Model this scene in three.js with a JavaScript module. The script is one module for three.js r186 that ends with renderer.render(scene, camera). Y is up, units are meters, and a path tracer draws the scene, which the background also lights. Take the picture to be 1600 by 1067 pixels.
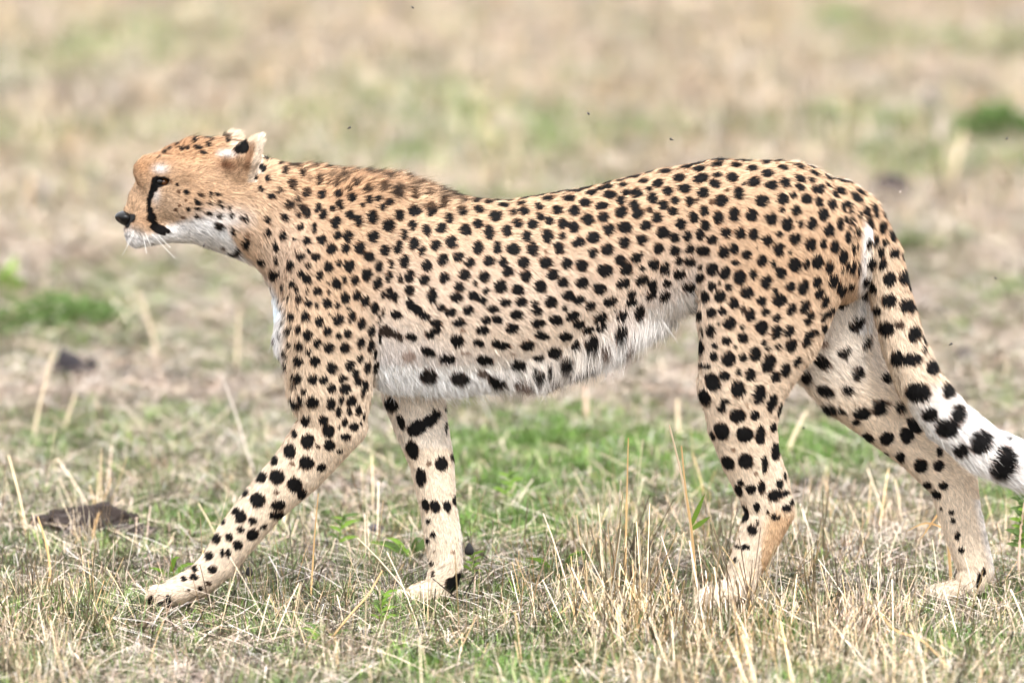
import * as THREE from 'three';
import { mergeGeometries } from 'three/addons/utils/BufferGeometryUtils.js';

// ------------------------------------------------------------------ camera, sky, sun, exposure
const scene = new THREE.Scene();
const PX = 0.0012;                       // metres per photograph pixel where the cheetah walks
const CAM = new THREE.Vector3(0, 2.35, 20), AIM = new THREE.Vector3(0, 0.494, 0);
const DIST = CAM.distanceTo(AIM);
const camera = new THREE.PerspectiveCamera(2 * Math.atan(533.5 * PX / DIST) * 180 / Math.PI, 1600 / 1067, 0.5, 1500);
camera.position.copy(CAM); camera.lookAt(AIM); camera.updateMatrixWorld();
camera.focus = DIST - 0.08; camera.userData.fStop = 3.5;

const renderer = new THREE.WebGLRenderer({ antialias: true });
renderer.setSize(1024, 682);
renderer.toneMapping = THREE.LinearToneMapping;
renderer.toneMappingExposure = 2.92;
renderer.shadowMap.enabled = true;

{ // bright, evenly overcast sky
  const w = 128, h = 64, d = new Float32Array(w * h * 4);
  for (let j = 0; j < h; j++) for (let i = 0; i < w; i++) {
    const el = ((j + 0.5) / h - 0.5) * Math.PI, s = Math.max(0, Math.sin(el)), k = (j * w + i) * 4;
    const L = el > 0 ? 0.78 + 0.42 * s : 0.42;
    d[k] = L * (el > 0 ? 1.0 : 1.05); d[k + 1] = L * (el > 0 ? 1.01 : 0.98); d[k + 2] = L * (el > 0 ? 1.05 : 0.86); d[k + 3] = 1;
  }
  const sky = new THREE.DataTexture(d, w, h, THREE.RGBAFormat, THREE.FloatType);
  sky.mapping = THREE.EquirectangularReflectionMapping; sky.magFilter = THREE.LinearFilter; sky.needsUpdate = true;
  scene.background = sky; scene.environment = sky;
}
const sun = new THREE.DirectionalLight(new THREE.Color(1, 0.965, 0.91), 1.5);
sun.position.set(3, 12, 8.5); sun.target.position.set(0, 0, 0);
sun.castShadow = true; sun.shadow.radius = 22; sun.shadow.mapSize.set(2048, 2048);
Object.assign(sun.shadow.camera, { left: -6, right: 6, top: 6, bottom: -6, near: 1, far: 60 });
scene.add(sun, sun.target);

// ------------------------------------------------------------------ helpers
function rng(seed) { let a = seed >>> 0; return () => { a |= 0; a = a + 0x6D2B79F5 | 0; let t = Math.imul(a ^ a >>> 15, 1 | a); t = t + Math.imul(t ^ t >>> 7, 61 | t) ^ t; return ((t ^ t >>> 14) >>> 0) / 4294967296; }; }
const clamp = (v, a = 0, b = 1) => v < a ? a : v > b ? b : v;
const lerp = (a, b, t) => a + (b - a) * t;
const smooth = (a, b, v) => { const t = clamp((v - a) / (b - a)); return t * t * (3 - 2 * t); };
function hash3(x, y, z) { let h = Math.imul(x, 374761393) ^ Math.imul(y, 668265263) ^ Math.imul(z, 2147483647 ^ 0x5bd1e995); h = Math.imul(h ^ h >>> 13, 1274126177); return ((h ^ h >>> 16) >>> 0) / 4294967296; }
function noise3(x, y, z) {
  const xi = Math.floor(x), yi = Math.floor(y), zi = Math.floor(z); let fx = x - xi, fy = y - yi, fz = z - zi;
  fx = fx * fx * (3 - 2 * fx); fy = fy * fy * (3 - 2 * fy); fz = fz * fz * (3 - 2 * fz);
  const c = (i, j, k) => hash3(xi + i, yi + j, zi + k);
  return lerp(lerp(lerp(c(0, 0, 0), c(1, 0, 0), fx), lerp(c(0, 1, 0), c(1, 1, 0), fx), fy), lerp(lerp(c(0, 0, 1), c(1, 0, 1), fx), lerp(c(0, 1, 1), c(1, 1, 1), fx), fy), fz);
}
const fbm = (x, y, z = 0, o = 4) => { let s = 0, a = 0.5, t = 0; for (let i = 0; i < o; i++) { s += a * noise3(x, y, z + i * 17.3); t += a; a *= 0.5; x *= 2.03; y *= 2.03; z *= 2.03; } return s / t; };
const names = {};
const numbered = n => { const k = names[n] = (names[n] ?? -1) + 1; return k ? n + '_' + String(k).padStart(3, '0') : n; };
function shadows(o) { o.traverse(c => { if (c.isMesh) { c.castShadow = true; c.receiveShadow = true; } }); return o; }
function put(o, name, data) { o.name = numbered(name); Object.assign(o.userData, data); scene.add(shadows(o)); return o; }
const srgb = (r, g, b) => new THREE.Color().setRGB(r / 255, g / 255, b / 255, THREE.SRGBColorSpace);
// a pixel of the photograph, on the upright plane at depth z, or on the ground
const RIGHT = new THREE.Vector3(), UPV = new THREE.Vector3(), FWD = new THREE.Vector3();
camera.matrixWorld.extractBasis(RIGHT, UPV, FWD); FWD.negate();
const ray = (px, py) => FWD.clone().multiplyScalar(DIST).addScaledVector(RIGHT, (px - 800) * PX).addScaledVector(UPV, (533.5 - py) * PX);
const at = (px, py, z = 0) => { const r = ray(px, py); return CAM.clone().addScaledVector(r, (z - CAM.z) / r.z); };
const onGround = (px, py) => { const r = ray(px, py); return CAM.clone().addScaledVector(r, -CAM.y / r.y); };
function toPx(x, y, z) { const v = new THREE.Vector3(x, y, z).sub(CAM); const f = v.dot(FWD) / DIST; return [800 + v.dot(RIGHT) / f / PX, 533.5 - v.dot(UPV) / f / PX]; }

// ------------------------------------------------------------------ ground: what grows where
// soft patches seen in the photograph, laid out on the ground: px, py, half width, half height, amount
const greenSpots = [[80, 500, 115, 24, 1], [40, 560, 60, 18, .7], [830, 655, 170, 34, .62], [960, 665, 150, 30, .5], [280, 655, 210, 26, .6], [90, 690, 90, 25, .5], [1250, 700, 60, 50, .6], [1420, 392, 80, 26, .8], [500, 190, 70, 36, .6], [700, 255, 110, 40, .5], [860, 250, 150, 40, .5], [1300, 40, 70, 28, .6], [980, 55, 60, 22, .5], [420, 420, 110, 40, .5], [1560, 205, 40, 14, .35], [1220, 1003, 75, 32, 1], [1500, 1010, 85, 28, 1], [1590, 790, 45, 30, .8], [250, 70, 120, 40, .3], [1330, 200, 90, 40, .45], [640, 120, 120, 30, .3], [1550, 600, 80, 30, .4], [60, 950, 90, 26, .7], [330, 960, 120, 26, .5], [640, 960, 90, 30, .6], [940, 1000, 120, 40, .5], [1150, 560, 60, 30, .5], [150, 330, 80, 26, .3]];
const bareSpots = [[340, 480, 120, 22, .9], [430, 470, 90, 20, .9], [260, 600, 160, 24, .6], [985, 755, 200, 26, .8], [1180, 745, 120, 28, .7], [250, 800, 260, 34, .6], [1500, 480, 150, 36, .7], [560, 810, 140, 30, .5], [1380, 830, 130, 36, .6], [1410, 300, 60, 16, .8], [830, 790, 130, 24, .6], [70, 440, 90, 14, .6], [1530, 690, 90, 26, .6], [600, 1060, 300, 18, .7], [930, 1045, 140, 16, .8], [120, 630, 130, 16, .5], [180, 300, 120, 18, .4], [1290, 870, 120, 30, .6]];
function patches(list) {
  const g = list.map(([px, py, rx, ry, k]) => { const c = onGround(px, py), f = onGround(px, Math.min(py + ry, 1200)), e = onGround(px + rx, py); return [c.x, c.z, e.x - c.x, Math.max(f.z - c.z, 0.12), k]; });
  return (x, z) => { let s = 0; for (const [cx, cz, rx, rz, k] of g) { const u = (x - cx) / rx, v = (z - cz) / rz, q = u * u + v * v; if (q < 6) s += k * Math.exp(-q * 1.1); } return s; };
}
const greenAt0 = patches(greenSpots), bareAt0 = patches(bareSpots);
const greenAt = (x, z) => clamp(greenAt0(x, z) + 0.8 * smooth(0.47, 0.7, fbm(x * 1.7, z * 0.75, 3)));
const bareAt = (x, z) => clamp(bareAt0(x, z) + 0.55 * smooth(0.52, 0.7, fbm(x * 1.3 + 40, z * 0.6, 9)));
const groundY = (x, z) => { const near = Math.exp(-(x * x * .35 + z * z) * 0.6); return ((fbm(x * 0.9, z * 0.9, 5) - 0.5) * 0.07 + (fbm(x * 5, z * 5, 1, 3) - 0.5) * 0.028) * (1 - 0.6 * near) - 0.006; };

{ // one sheet to the horizon, fine where the picture looks
  const xs = [], zs = [];
  for (let x = -5; x <= 5.001; x += 0.055) xs.push(x);
  for (let k = 1, s = 0.08; k < 48; k++, s *= 1.19) { xs.push(xs[xs.length - 1] + s); xs.unshift(xs[0] - s); }
  for (let z = -24; z <= 3.501; z += 0.055) zs.push(z);
  for (let k = 1, s = 0.08; k < 46; k++, s *= 1.2) { zs.unshift(zs[0] - s); if (k < 40) zs.push(zs[zs.length - 1] + s); }
  const nx = xs.length, nz = zs.length, pos = new Float32Array(nx * nz * 3), col = new Float32Array(nx * nz * 3), uv = new Float32Array(nx * nz * 2), idx = [];
  const soil = srgb(148, 122, 113), pale = srgb(196, 176, 160), dark = srgb(88, 74, 66), green = srgb(122, 144, 84), c = new THREE.Color();
  for (let j = 0; j < nz; j++) for (let i = 0; i < nx; i++) {
    const k = j * nx + i, x = xs[i], z = zs[j];
    pos[k * 3] = x; pos[k * 3 + 1] = groundY(x, z); pos[k * 3 + 2] = z; uv[k * 2] = x / 0.6; uv[k * 2 + 1] = z / 0.6;
    const b = bareAt(x, z), g = greenAt(x, z);
    c.copy(pale).lerp(soil, clamp(lerp(0.45, 0.1, smooth(-3, -9, z)) + b * 0.8)).lerp(green, g * 0.55).lerp(dark, lerp(.85, .55, smooth(-2, -8, z)) * smooth(0.52, 0.72, fbm(x * 3.1, z * 2.2, 21)));
    c.multiplyScalar(0.86 + 0.3 * fbm(x * 9, z * 9, 2, 2));
    col.set([c.r, c.g, c.b], k * 3);
    if (i && j) idx.push(k - nx - 1, k - 1, k, k - nx - 1, k, k - nx);
  }
  const g = new THREE.BufferGeometry();
  g.setAttribute('position', new THREE.BufferAttribute(pos, 3)); g.setAttribute('color', new THREE.BufferAttribute(col, 3)); g.setAttribute('uv', new THREE.BufferAttribute(uv, 2)); g.setIndex(idx); g.computeVertexNormals();
  const N = 512, t = new Uint8Array(N * N * 4), r = rng(77), h = new Float32Array(N * N);
  for (let m = 0; m < 5200; m++) { // crumbs and chips of litter
    const cx = r() * N, cy = r() * N, L = 3 + r() * 26, a = r() * 6.283, wd = 1 + r() * 1.6, v = r() * 2 - 0.8, dx = Math.cos(a), dy = Math.sin(a);
    for (let s = -L / 2; s < L / 2; s++) for (let q = -wd; q <= wd; q++) { const X = (Math.floor(cx + dx * s - dy * q) % N + N) % N, Y = (Math.floor(cy + dy * s + dx * q) % N + N) % N; h[Y * N + X] = v; }
  }
  for (let k = 0; k < N * N; k++) { const v = clamp(0.66 + 0.22 * h[k] + (r() - 0.5) * 0.2); t.set([v * 255, v * 252, v * 246, 255], k * 4); }
  const grain = new THREE.DataTexture(t, N, N); grain.wrapS = grain.wrapT = THREE.RepeatWrapping; grain.magFilter = THREE.LinearFilter; grain.colorSpace = THREE.SRGBColorSpace; grain.needsUpdate = true;
  const m = new THREE.MeshStandardMaterial({ vertexColors: true, map: grain, bumpMap: grain, bumpScale: 0.006, roughness: 1 });
  put(new THREE.Mesh(g, m), 'ground', { kind: 'structure', label: 'dry pale soil of the open grassland' });
}

// ------------------------------------------------------------------ the cheetah: one body as a smooth distance field
// chains of joints: px, py (photograph), radius in pixels, half depth in metres, depth z in metres
const chain = pts => pts.map(([x, y, r, w, z = 0]) => { const p = at(x, y, z); return { x: p.x, y: p.y, z, r: r * PX, w }; });
const CH = {
  trunk: chain([[572, 434, 140, .098], [610, 448, 157, .114], [700, 460, 150, .12], [800, 455, 141, .118], [900, 426, 128, .104], [980, 394, 112, .087], [1050, 368, 104, .08], [1130, 364, 114, .092], [1220, 378, 126, .098], [1285, 378, 100, .08], [1318, 372, 70, .06]]),
  neck: chain([[360, 312, 74, .058], [420, 334, 80, .064], [475, 353, 92, .074], [548, 398, 117, .088]]),
  chest: chain([[494, 462, 50, .06], [478, 528, 46, .058], [497, 572, 44, .06]]),
  skull: chain([[352, 284, 62, .056], [310, 286, 66, .062], [284, 286, 58, .058], [257, 279, 40, .046]]),
  muzzle: chain([[254, 304, 40, .041], [236, 326, 31, .035], [222, 346, 24, .032], [212, 356, 18, .023]]),
  bridge: chain([[246, 288, 30, .026], [224, 312, 24, .021], [207, 332, 14, .012]]),
  jaw: chain([[213, 370, 14, .02], [262, 358, 19, .032], [320, 344, 34, .05], [370, 340, 48, .056]]),
  brow: chain([[230, 267, 22, .012, .028], [262, 264, 17, .012, .044], [288, 268, 12, .01, .05]]),
  brow2: chain([[230, 267, 22, .012, -.028], [262, 264, 17, .012, -.044]]),
  cheek: chain([[300, 318, 34, .03, .028], [345, 325, 40, .03, .03]]),
  ear: chain([[372, 258, 24, .014, .056], [386, 243, 21, .011, .066], [401, 223, 11, .007, .07], [409, 212, 3, .004, .07]]),
  ear2: chain([[352, 240, 20, .012, -.05], [360, 222, 13, .009, -.06], [363, 212, 5, .005, -.064]]),
  nearShoulder: chain([[572, 330, 44, .028, .078], [520, 420, 66, .036, .084], [508, 500, 66, .038, .085]]),
  nearFront: chain([[512, 520, 72, .046, .08], [516, 600, 64, .045, .074], [520, 662, 50, .039, .068], [468, 730, 41, .033, .06], [412, 786, 34, .028, .054], [368, 841, 31, .027, .05], [344, 878, 27, .027, .048], [312, 908, 24, .029, .048], [276, 925, 22, .034, .048], [262, 931, 17, .029, .048]]),
  nearElbow: chain([[540, 640, 36, .03, .07], [553, 666, 17, .02, .068]]),
  farFront: chain([[645, 560, 58, .04, -.07], [645, 610, 49, .036, -.066], [655, 655, 42, .033, -.06], [674, 720, 34, .028, -.05], [684, 790, 27.5, .025, -.042], [692, 840, 28, .025, -.038], [697, 885, 25, .025, -.036], [688, 922, 24, .027, -.036], [656, 934, 22, .032, -.036], [643, 939, 15, .027, -.036]]),
  nearHind: chain([[1215, 395, 122, .055, .06], [1190, 500, 99, .05, .07], [1160, 600, 69, .042, .074], [1160, 660, 54, .036, .073], [1172, 712, 45, .031, .07], [1192, 760, 41, .027, .066], [1204, 796, 37, .025, .064], [1184, 846, 31, .024, .062], [1164, 890, 26, .025, .06], [1156, 918, 25, .03, .06], [1134, 931, 22, .034, .06], [1121, 937, 18, .031, .06]]),
  farHind: chain([[1270, 450, 95, .045, -.055], [1300, 540, 74, .042, -.066], [1335, 600, 60, .038, -.072], [1385, 648, 49, .033, -.076], [1440, 698, 41, .028, -.078], [1490, 752, 37, .025, -.078], [1500, 800, 33, .024, -.078], [1514, 850, 30, .024, -.078], [1526, 890, 27, .026, -.078], [1512, 920, 22, .03, -.078], [1478, 930, 17, .031, -.078]]),
  tail: chain([[1318, 318, 26, .03], [1352, 345, 29, .033], [1379, 395, 28, .033, .004], [1394, 468, 30, .035, .01], [1412, 538, 32, .037, .014], [1438, 600, 34, .04, .016], [1478, 654, 35, .041, .018], [1537, 702, 34, .04, .018], [1600, 728, 33, .038, .016], [1680, 742, 31, .035, .01], [1745, 734, 22, .026, .006], [1775, 726, 8, .01, .004]])
};
for (const k of ['nearFront', 'nearHind', 'farFront', 'farHind']) { // four toes on each paw
  const a = CH[k], e = a[a.length - 1], f = a[a.length - 2];
  for (const [i, q] of [-.75, -.26, .26, .75].entries()) {
    const fw = (i === 1 || i === 2) ? 0.012 : -0.002, tx = e.x - fw - 0.006, tz = e.z + q * e.w * 1.12;
    CH[k + 'Toe' + i] = [{ x: f.x - 0.004, y: f.y - 0.002, z: f.z + q * f.w * 0.8, r: 0.016, w: 0.0092 }, { x: tx, y: e.y, z: tz, r: 0.0198, w: 0.0102 }];
  }
}
function chainD(c, x, y, z) {
  let best = 1e9;
  for (let i = 0; i + 1 < c.length; i++) {
    const a = c[i], b = c[i + 1], bx = b.x - a.x, by = b.y - a.y, bz = b.z - a.z;
    let t = ((x - a.x) * bx + (y - a.y) * by + (z - a.z) * bz * 0.3) / (bx * bx + by * by + bz * bz * 0.3); t = t < 0 ? 0 : t > 1 ? 1 : t;
    const r = a.r + (b.r - a.r) * t, w = a.w + (b.w - a.w) * t, k = r / w;
    const dx = x - a.x - bx * t, dy = y - a.y - by * t, dz = (z - a.z - bz * t) * k;
    const l = Math.sqrt(dx * dx + dy * dy + dz * dz), gr = l > 1e-9 ? Math.sqrt(dx * dx + dy * dy + dz * dz * k * k) / l : 1;
    const d = (l - r) / gr; if (d < best) best = d;
  }
  return best;
}
const smin = (a, b, k) => { const h = k - Math.abs(a - b); return h > 0 ? Math.min(a, b) - h * h * 0.25 / k : Math.min(a, b); };
for (const k in CH) { const c = CH[k]; let lo = [9, 9, 9], hi = [-9, -9, -9]; for (const p of c) { const R = p.r, q = [p.x, p.y, p.z], e = [R, R, p.w]; for (let i = 0; i < 3; i++) { lo[i] = Math.min(lo[i], q[i] - e[i]); hi[i] = Math.max(hi[i], q[i] + e[i]); } } c.lo = lo; c.hi = hi; }
function D(name, x, y, z) { // far off its box the box's own distance will do
  const c = CH[name], dx = Math.max(c.lo[0] - x, x - c.hi[0], 0), dy = Math.max(c.lo[1] - y, y - c.hi[1], 0), dz = Math.max(c.lo[2] - z, z - c.hi[2], 0), q = dx * dx + dy * dy + dz * dz;
  return q > 0.0036 ? Math.sqrt(q) + 0.01 : chainD(c, x, y, z);
}
const EYE = at(254, 284, .0445), EYE2 = at(254, 284, -.0445);
function sdf(x, y, z) {
  let t = smin(D('trunk', x, y, z), D('neck', x, y, z), 0.06); t = smin(t, D('chest', x, y, z), 0.025);
  let h = smin(D('skull', x, y, z), D('muzzle', x, y, z), 0.022); h = smin(h, D('bridge', x, y, z), 0.01); h = smin(h, D('jaw', x, y, z), 0.014); h = smin(h, D('cheek', x, y, z), 0.02); h = smin(h, D('brow', x, y, z), 0.017); h = smin(h, D('brow2', x, y, z), 0.017);
  h = smin(h, D('ear', x, y, z), 0.01); h = smin(h, D('ear2', x, y, z), 0.01);
  if (h < 0.02) { for (const e of [EYE, EYE2]) { const q = 0.0115 - Math.hypot((x - e.x) * 0.72, (y - e.y) * 1.4, (z - e.z - Math.sign(e.z) * 0.008)); if (q > h) h = -smin(-h, -q, 0.003); } }
  t = smin(t, h, 0.028);
  t = smin(t, D('nearShoulder', x, y, z), 0.045);
  const leg = (n, k) => { let d = D(n, x, y, z); if (y < 0.09) for (let i = 0; i < 4; i++) d = smin(d, D(n + 'Toe' + i, x, y, z), 0.0035); t = smin(t, d, k); };
  if (x < 0.05) { let d = smin(D('nearFront', x, y, z), D('nearElbow', x, y, z), 0.015); if (y < 0.09) for (let i = 0; i < 4; i++) d = smin(d, D('nearFrontToe' + i, x, y, z), 0.0035); t = smin(t, d, y > 0.36 ? 0.016 : 0.006); leg('farFront', y > 0.36 ? 0.02 : 0.004); }
  if (x > 0.15) { leg('nearHind', y > 0.42 ? 0.024 : 0.006); leg('farHind', y > 0.42 ? 0.02 : 0.005); t = smin(t, D('tail', x, y, z), x < 0.68 && y > 0.68 ? 0.02 : 0.004); }
  return t;
}
const gradTmp = [0, 0, 0];
function grad(x, y, z, e = 0.0015) { const d = sdf(x, y, z); let a = sdf(x + e, y, z) - d, b = sdf(x, y + e, z) - d, c = sdf(x, y, z + e) - d; const l = Math.hypot(a, b, c) || 1; gradTmp[0] = a / l; gradTmp[1] = b / l; gradTmp[2] = c / l; return gradTmp; }

function surfaceNet(f, lo, hi, h, B = 8) {
  const n = [0, 1, 2].map(i => Math.ceil((hi[i] - lo[i]) / h / B) * B + 1), [nx, ny, nz] = n, val = new Float32Array(nx * ny * nz).fill(1), far = 0.5 * B * h * Math.sqrt(3) + 0.022;
  const id = (i, j, k) => (k * ny + j) * nx + i, done = new Uint8Array(nx * ny * nz), live = [];
  for (let K = 0; K + B < nz; K += B) for (let J = 0; J + B < ny; J += B) for (let I = 0; I + B < nx; I += B) {
    const d = f(lo[0] + (I + B / 2) * h, lo[1] + (J + B / 2) * h, lo[2] + (K + B / 2) * h);
    if (Math.abs(d) > far) { if (d < 0) for (let k = K; k <= K + B; k++) for (let j = J; j <= J + B; j++) for (let i = I; i <= I + B; i++) { const q = id(i, j, k); if (!done[q]) val[q] = -1; } continue; }
    live.push([I, J, K]);
    for (let k = K; k <= K + B; k++) for (let j = J; j <= J + B; j++) for (let i = I; i <= I + B; i++) { const q = id(i, j, k); if (!done[q]) { done[q] = 1; val[q] = f(lo[0] + i * h, lo[1] + j * h, lo[2] + k * h); } }
  }
  const vid = new Map(), P = [], idx = [];
  for (const [I, J, K] of live) for (let k = K; k < K + B; k++) for (let j = J; j < J + B; j++) for (let i = I; i < I + B; i++) {
    let m = 0, sx = 0, sy = 0, sz = 0, c = 0; const v = [];
    for (let q = 0; q < 8; q++) { const a = val[id(i + (q & 1), j + (q >> 1 & 1), k + (q >> 2))]; v.push(a); if (a < 0) m |= 1 << q; }
    if (m === 0 || m === 255) continue;
    for (let a = 0; a < 8; a++) for (let ax = 0; ax < 3; ax++) { const b = a | 1 << ax; if (b === a || (v[a] < 0) === (v[b] < 0)) continue; const t = v[a] / (v[a] - v[b]); sx += (a & 1) + (ax === 0 ? t : 0); sy += (a >> 1 & 1) + (ax === 1 ? t : 0); sz += (a >> 2) + (ax === 2 ? t : 0); c++; }
    vid.set(id(i, j, k), P.length / 3); P.push(lo[0] + (i + sx / c) * h, lo[1] + (j + sy / c) * h, lo[2] + (k + sz / c) * h);
  }
  const quad = (a, b, c, d, flip) => { a = vid.get(a); b = vid.get(b); c = vid.get(c); d = vid.get(d); if (a === undefined || b === undefined || c === undefined || d === undefined) return; if (flip) idx.push(a, c, b, a, d, c); else idx.push(a, b, c, a, c, d); };
  const sX = 1, sY = nx, sZ = nx * ny;
  for (const q of vid.keys()) {
    const i = q % nx, j = (q / nx | 0) % ny, k = q / sZ | 0, s = val[q] < 0;
    if (j && k && s !== (val[q + sX] < 0)) quad(q - sY - sZ, q - sZ, q, q - sY, !s);
    if (i && k && s !== (val[q + sY] < 0)) quad(q - sX - sZ, q - sX, q, q - sZ, !s);
    if (i && j && s !== (val[q + sZ] < 0)) quad(q - sX - sY, q - sY, q, q - sX, !s);
  }
  return { P: new Float32Array(P), idx };
}
const net = surfaceNet(sdf, [-0.77, -0.02, -0.17], [1.2, 0.93, 0.18], 0.0035);

// ------------------------------------------------------------------ the coat
// spots as seen on the animal's flank: tiles of the photograph (corner, scale), then x, y, half width, half height, turn in degrees, darkness
const marks = [];
function spots(ox, oy, k, list) { for (const [x, y, a, b = a, deg = 0, dark = 1] of list) marks.push([ox + x / k, oy + y / k, a / k, b / k, deg * Math.PI / 180, dark]); }
const T = 5.3333;
spots(400, 200, T, [[85, 235, 25], [130, 215, 25], [215, 225, 25, 35], [290, 280, 30], [350, 270, 30], [50, 335, 30], [100, 420, 32], [240, 360, 30, 40], [380, 375, 25, 48, -10], [490, 305, 35], [600, 350, 35, 30], [295, 475, 40], [520, 445, 28, 40], [600, 465, 18, 25], [670, 470, 32], [735, 410, 25, 35], [710, 305, 20], [835, 320, 28, 60, 10], [935, 420, 35, 60], [845, 470, 30, 20], [785, 510, 22], [190, 525, 28], [125, 572, 35, 22], [415, 540, 30, 42, 25], [550, 555, 28, 38, 35], [685, 550, 35], [345, 590, 22], [280, 640, 40, 33], [385, 660, 30], [420, 710, 33, 45], [355, 730, 25], [235, 750, 30], [515, 670, 26, 40, 15], [635, 675, 25], [700, 645, 32, 40], [560, 725, 30, 42, 30]]);
spots(400, 200, T, [[800, 580, 35], [880, 645, 20], [940, 595, 38, 30], [1015, 590, 30, 25], [1100, 620, 40, 28], [1045, 660, 28], [1045, 510, 42, 30], [935, 510, 35, 30], [1095, 455, 35, 30], [1160, 545, 45, 38, 30], [1040, 350, 22, 35], [1160, 390, 20, 40], [1240, 465, 22], [1300, 405, 20, 30], [1310, 575, 45, 30, 30], [1430, 575, 40, 25], [1355, 510, 25], [1450, 480, 22], [1540, 560, 35, 22], [30, 505, 28, 20, 40], [90, 760, 25, 40, -30], [92, 865, 32], [225, 893, 32, 40, 20], [320, 925, 15], [365, 825, 32], [482, 835, 25, 45], [420, 945, 30], [165, 985, 25, 42, -15], [545, 930, 40], [780, 725, 38], [845, 775, 38, 48], [660, 785, 40, 48, 30], [965, 745, 42, 58], [1185, 725, 42, 45], [1100, 810, 48, 55, -20], [1310, 695, 52, 38, 20], [1455, 690, 48], [1560, 640, 38], [1590, 745, 20, 30], [675, 895, 32, 35], [762, 905, 38, 48], [970, 905, 45, 50], [1225, 885, 28, 45, -10], [1300, 815, 38, 42], [1415, 855, 35, 45, -20], [1540, 835, 45, 38, -20], [625, 1003, 43], [740, 1003, 35], [860, 995, 42, 52], [1070, 1020, 38, 45], [1175, 1000, 35, 55, 10], [1310, 965, 38, 48], [1490, 980, 42, 45], [1380, 1030, 32, 45, 15], [1590, 950, 15, 40], [435, 1030, 15]]);
spots(400, 400, T, [[40, 40, 32, 35], [370, 0, 35, 30], [495, 8, 35, 32], [290, 80, 32, 40], [435, 78, 25], [600, 88, 38, 45, -10], [685, 55, 25, 32], [775, 78, 43, 50, 10], [940, 0, 40, 40], [170, 35, 20, 38], [150, 155, 48, 45], [200, 140, 12, 30], [68, 230, 25], [375, 145, 28, 30], [422, 192, 36, 35], [530, 160, 30, 40], [225, 258, 22, 40], [303, 230, 22, 35, 15], [340, 280, 18, 32], [428, 285, 15, 20], [510, 290, 38, 35], [598, 220, 15], [665, 232, 38, 42], [603, 297, 18], [730, 190, 22, 38], [818, 200, 38, 40], [920, 155, 38, 55, 15], [1018, 90, 33, 48, 10], [1118, 65, 22, 40, 10], [1230, 45, 40, 55, 15], [1100, 175, 28, 50, 10], [1195, 190, 22, 35], [1275, 165, 35, 50, 15], [1010, 225, 33, 55, 20], [1420, 80, 42, 48], [1400, 200, 40, 42], [1550, 30, 45], [1565, 180, 45], [740, 345, 38, 45], [838, 325, 33, 40], [905, 375, 35, 50, 25], [590, 395, 38, 45], [675, 412, 28], [985, 430, 33, 48], [770, 435, 20, 15]]);
spots(400, 400, T, [[360, 358, 28, 35], [275, 360, 15, 30, 20], [248, 358, 8, 18], [212, 380, 12, 22], [430, 390, 30], [502, 410, 15, 22], [355, 440, 10, 12], [228, 445, 12, 20], [250, 490, 8, 20], [302, 508, 25, 35], [412, 500, 36, 38], [525, 545, 33, 42], [680, 530, 42, 48, 15], [792, 505, 33, 48, 15], [612, 490, 15], [875, 562, 37, 50], [1055, 320, 22, 35], [1110, 310, 28, 50], [1155, 340, 22, 42], [1278, 285, 40, 38], [1465, 325, 42, 65, -5], [1165, 487, 45, 38, 20], [1280, 400, 35, 42, -20], [1340, 450, 45, 38, 45], [1400, 500, 50, 35, 20], [1540, 425, 32, 30], [1500, 555, 50, 30, 10], [1490, 620, 50, 33, -10], [1450, 650, 45, 33, 20], [1590, 480, 15, 25], [1045, 480, 12, 60, 25], [1025, 530, 10, 30, 25], [1030, 660, 13, 65], [955, 620, 30, 45, 15], [275, 628, 22, 36], [355, 605, 25, 32], [433, 655, 38, 42], [228, 570, 8, 25], [213, 660, 8, 20], [595, 628, 38], [683, 660, 25], [758, 645, 33, 38], [170, 715, 22, 20, 0, .6]]);
spots(400, 400, T, [[285, 738, 18, 25], [355, 748, 30, 45], [508, 725, 30, 42, 15], [440, 797, 25], [605, 765, 42], [738, 768, 40, 45], [865, 720, 30, 48, 10], [955, 748, 30, 50, 15], [990, 815, 18, 40, 10], [255, 805, 25, 35], [172, 855, 12, 35], [355, 875, 36, 38], [490, 875, 43, 40], [250, 905, 25, 42, -25], [630, 930, 42, 47], [778, 910, 37, 45, 30], [863, 850, 23, 38, 10], [920, 930, 28, 48, 15], [995, 920, 25, 60, 15], [828, 975, 27, 37, 15], [225, 1030, 20, 45, -15], [348, 1015, 40, 38], [470, 1025, 42, 40], [560, 1035, 36, 34], [718, 1018, 38, 28, -25], [845, 1045, 35, 30], [900, 1050, 22], [1080, 620, 60, 45, 20, .75], [1160, 650, 70, 30, 25, .75], [1290, 670, 55, 30, 15, .85], [1430, 785, 62, 35, 25, .85], [1270, 825, 60, 45, 0, .3], [1430, 980, 75, 65, -20, .8], [1565, 845, 45, 35, 15, .95]]);
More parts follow.
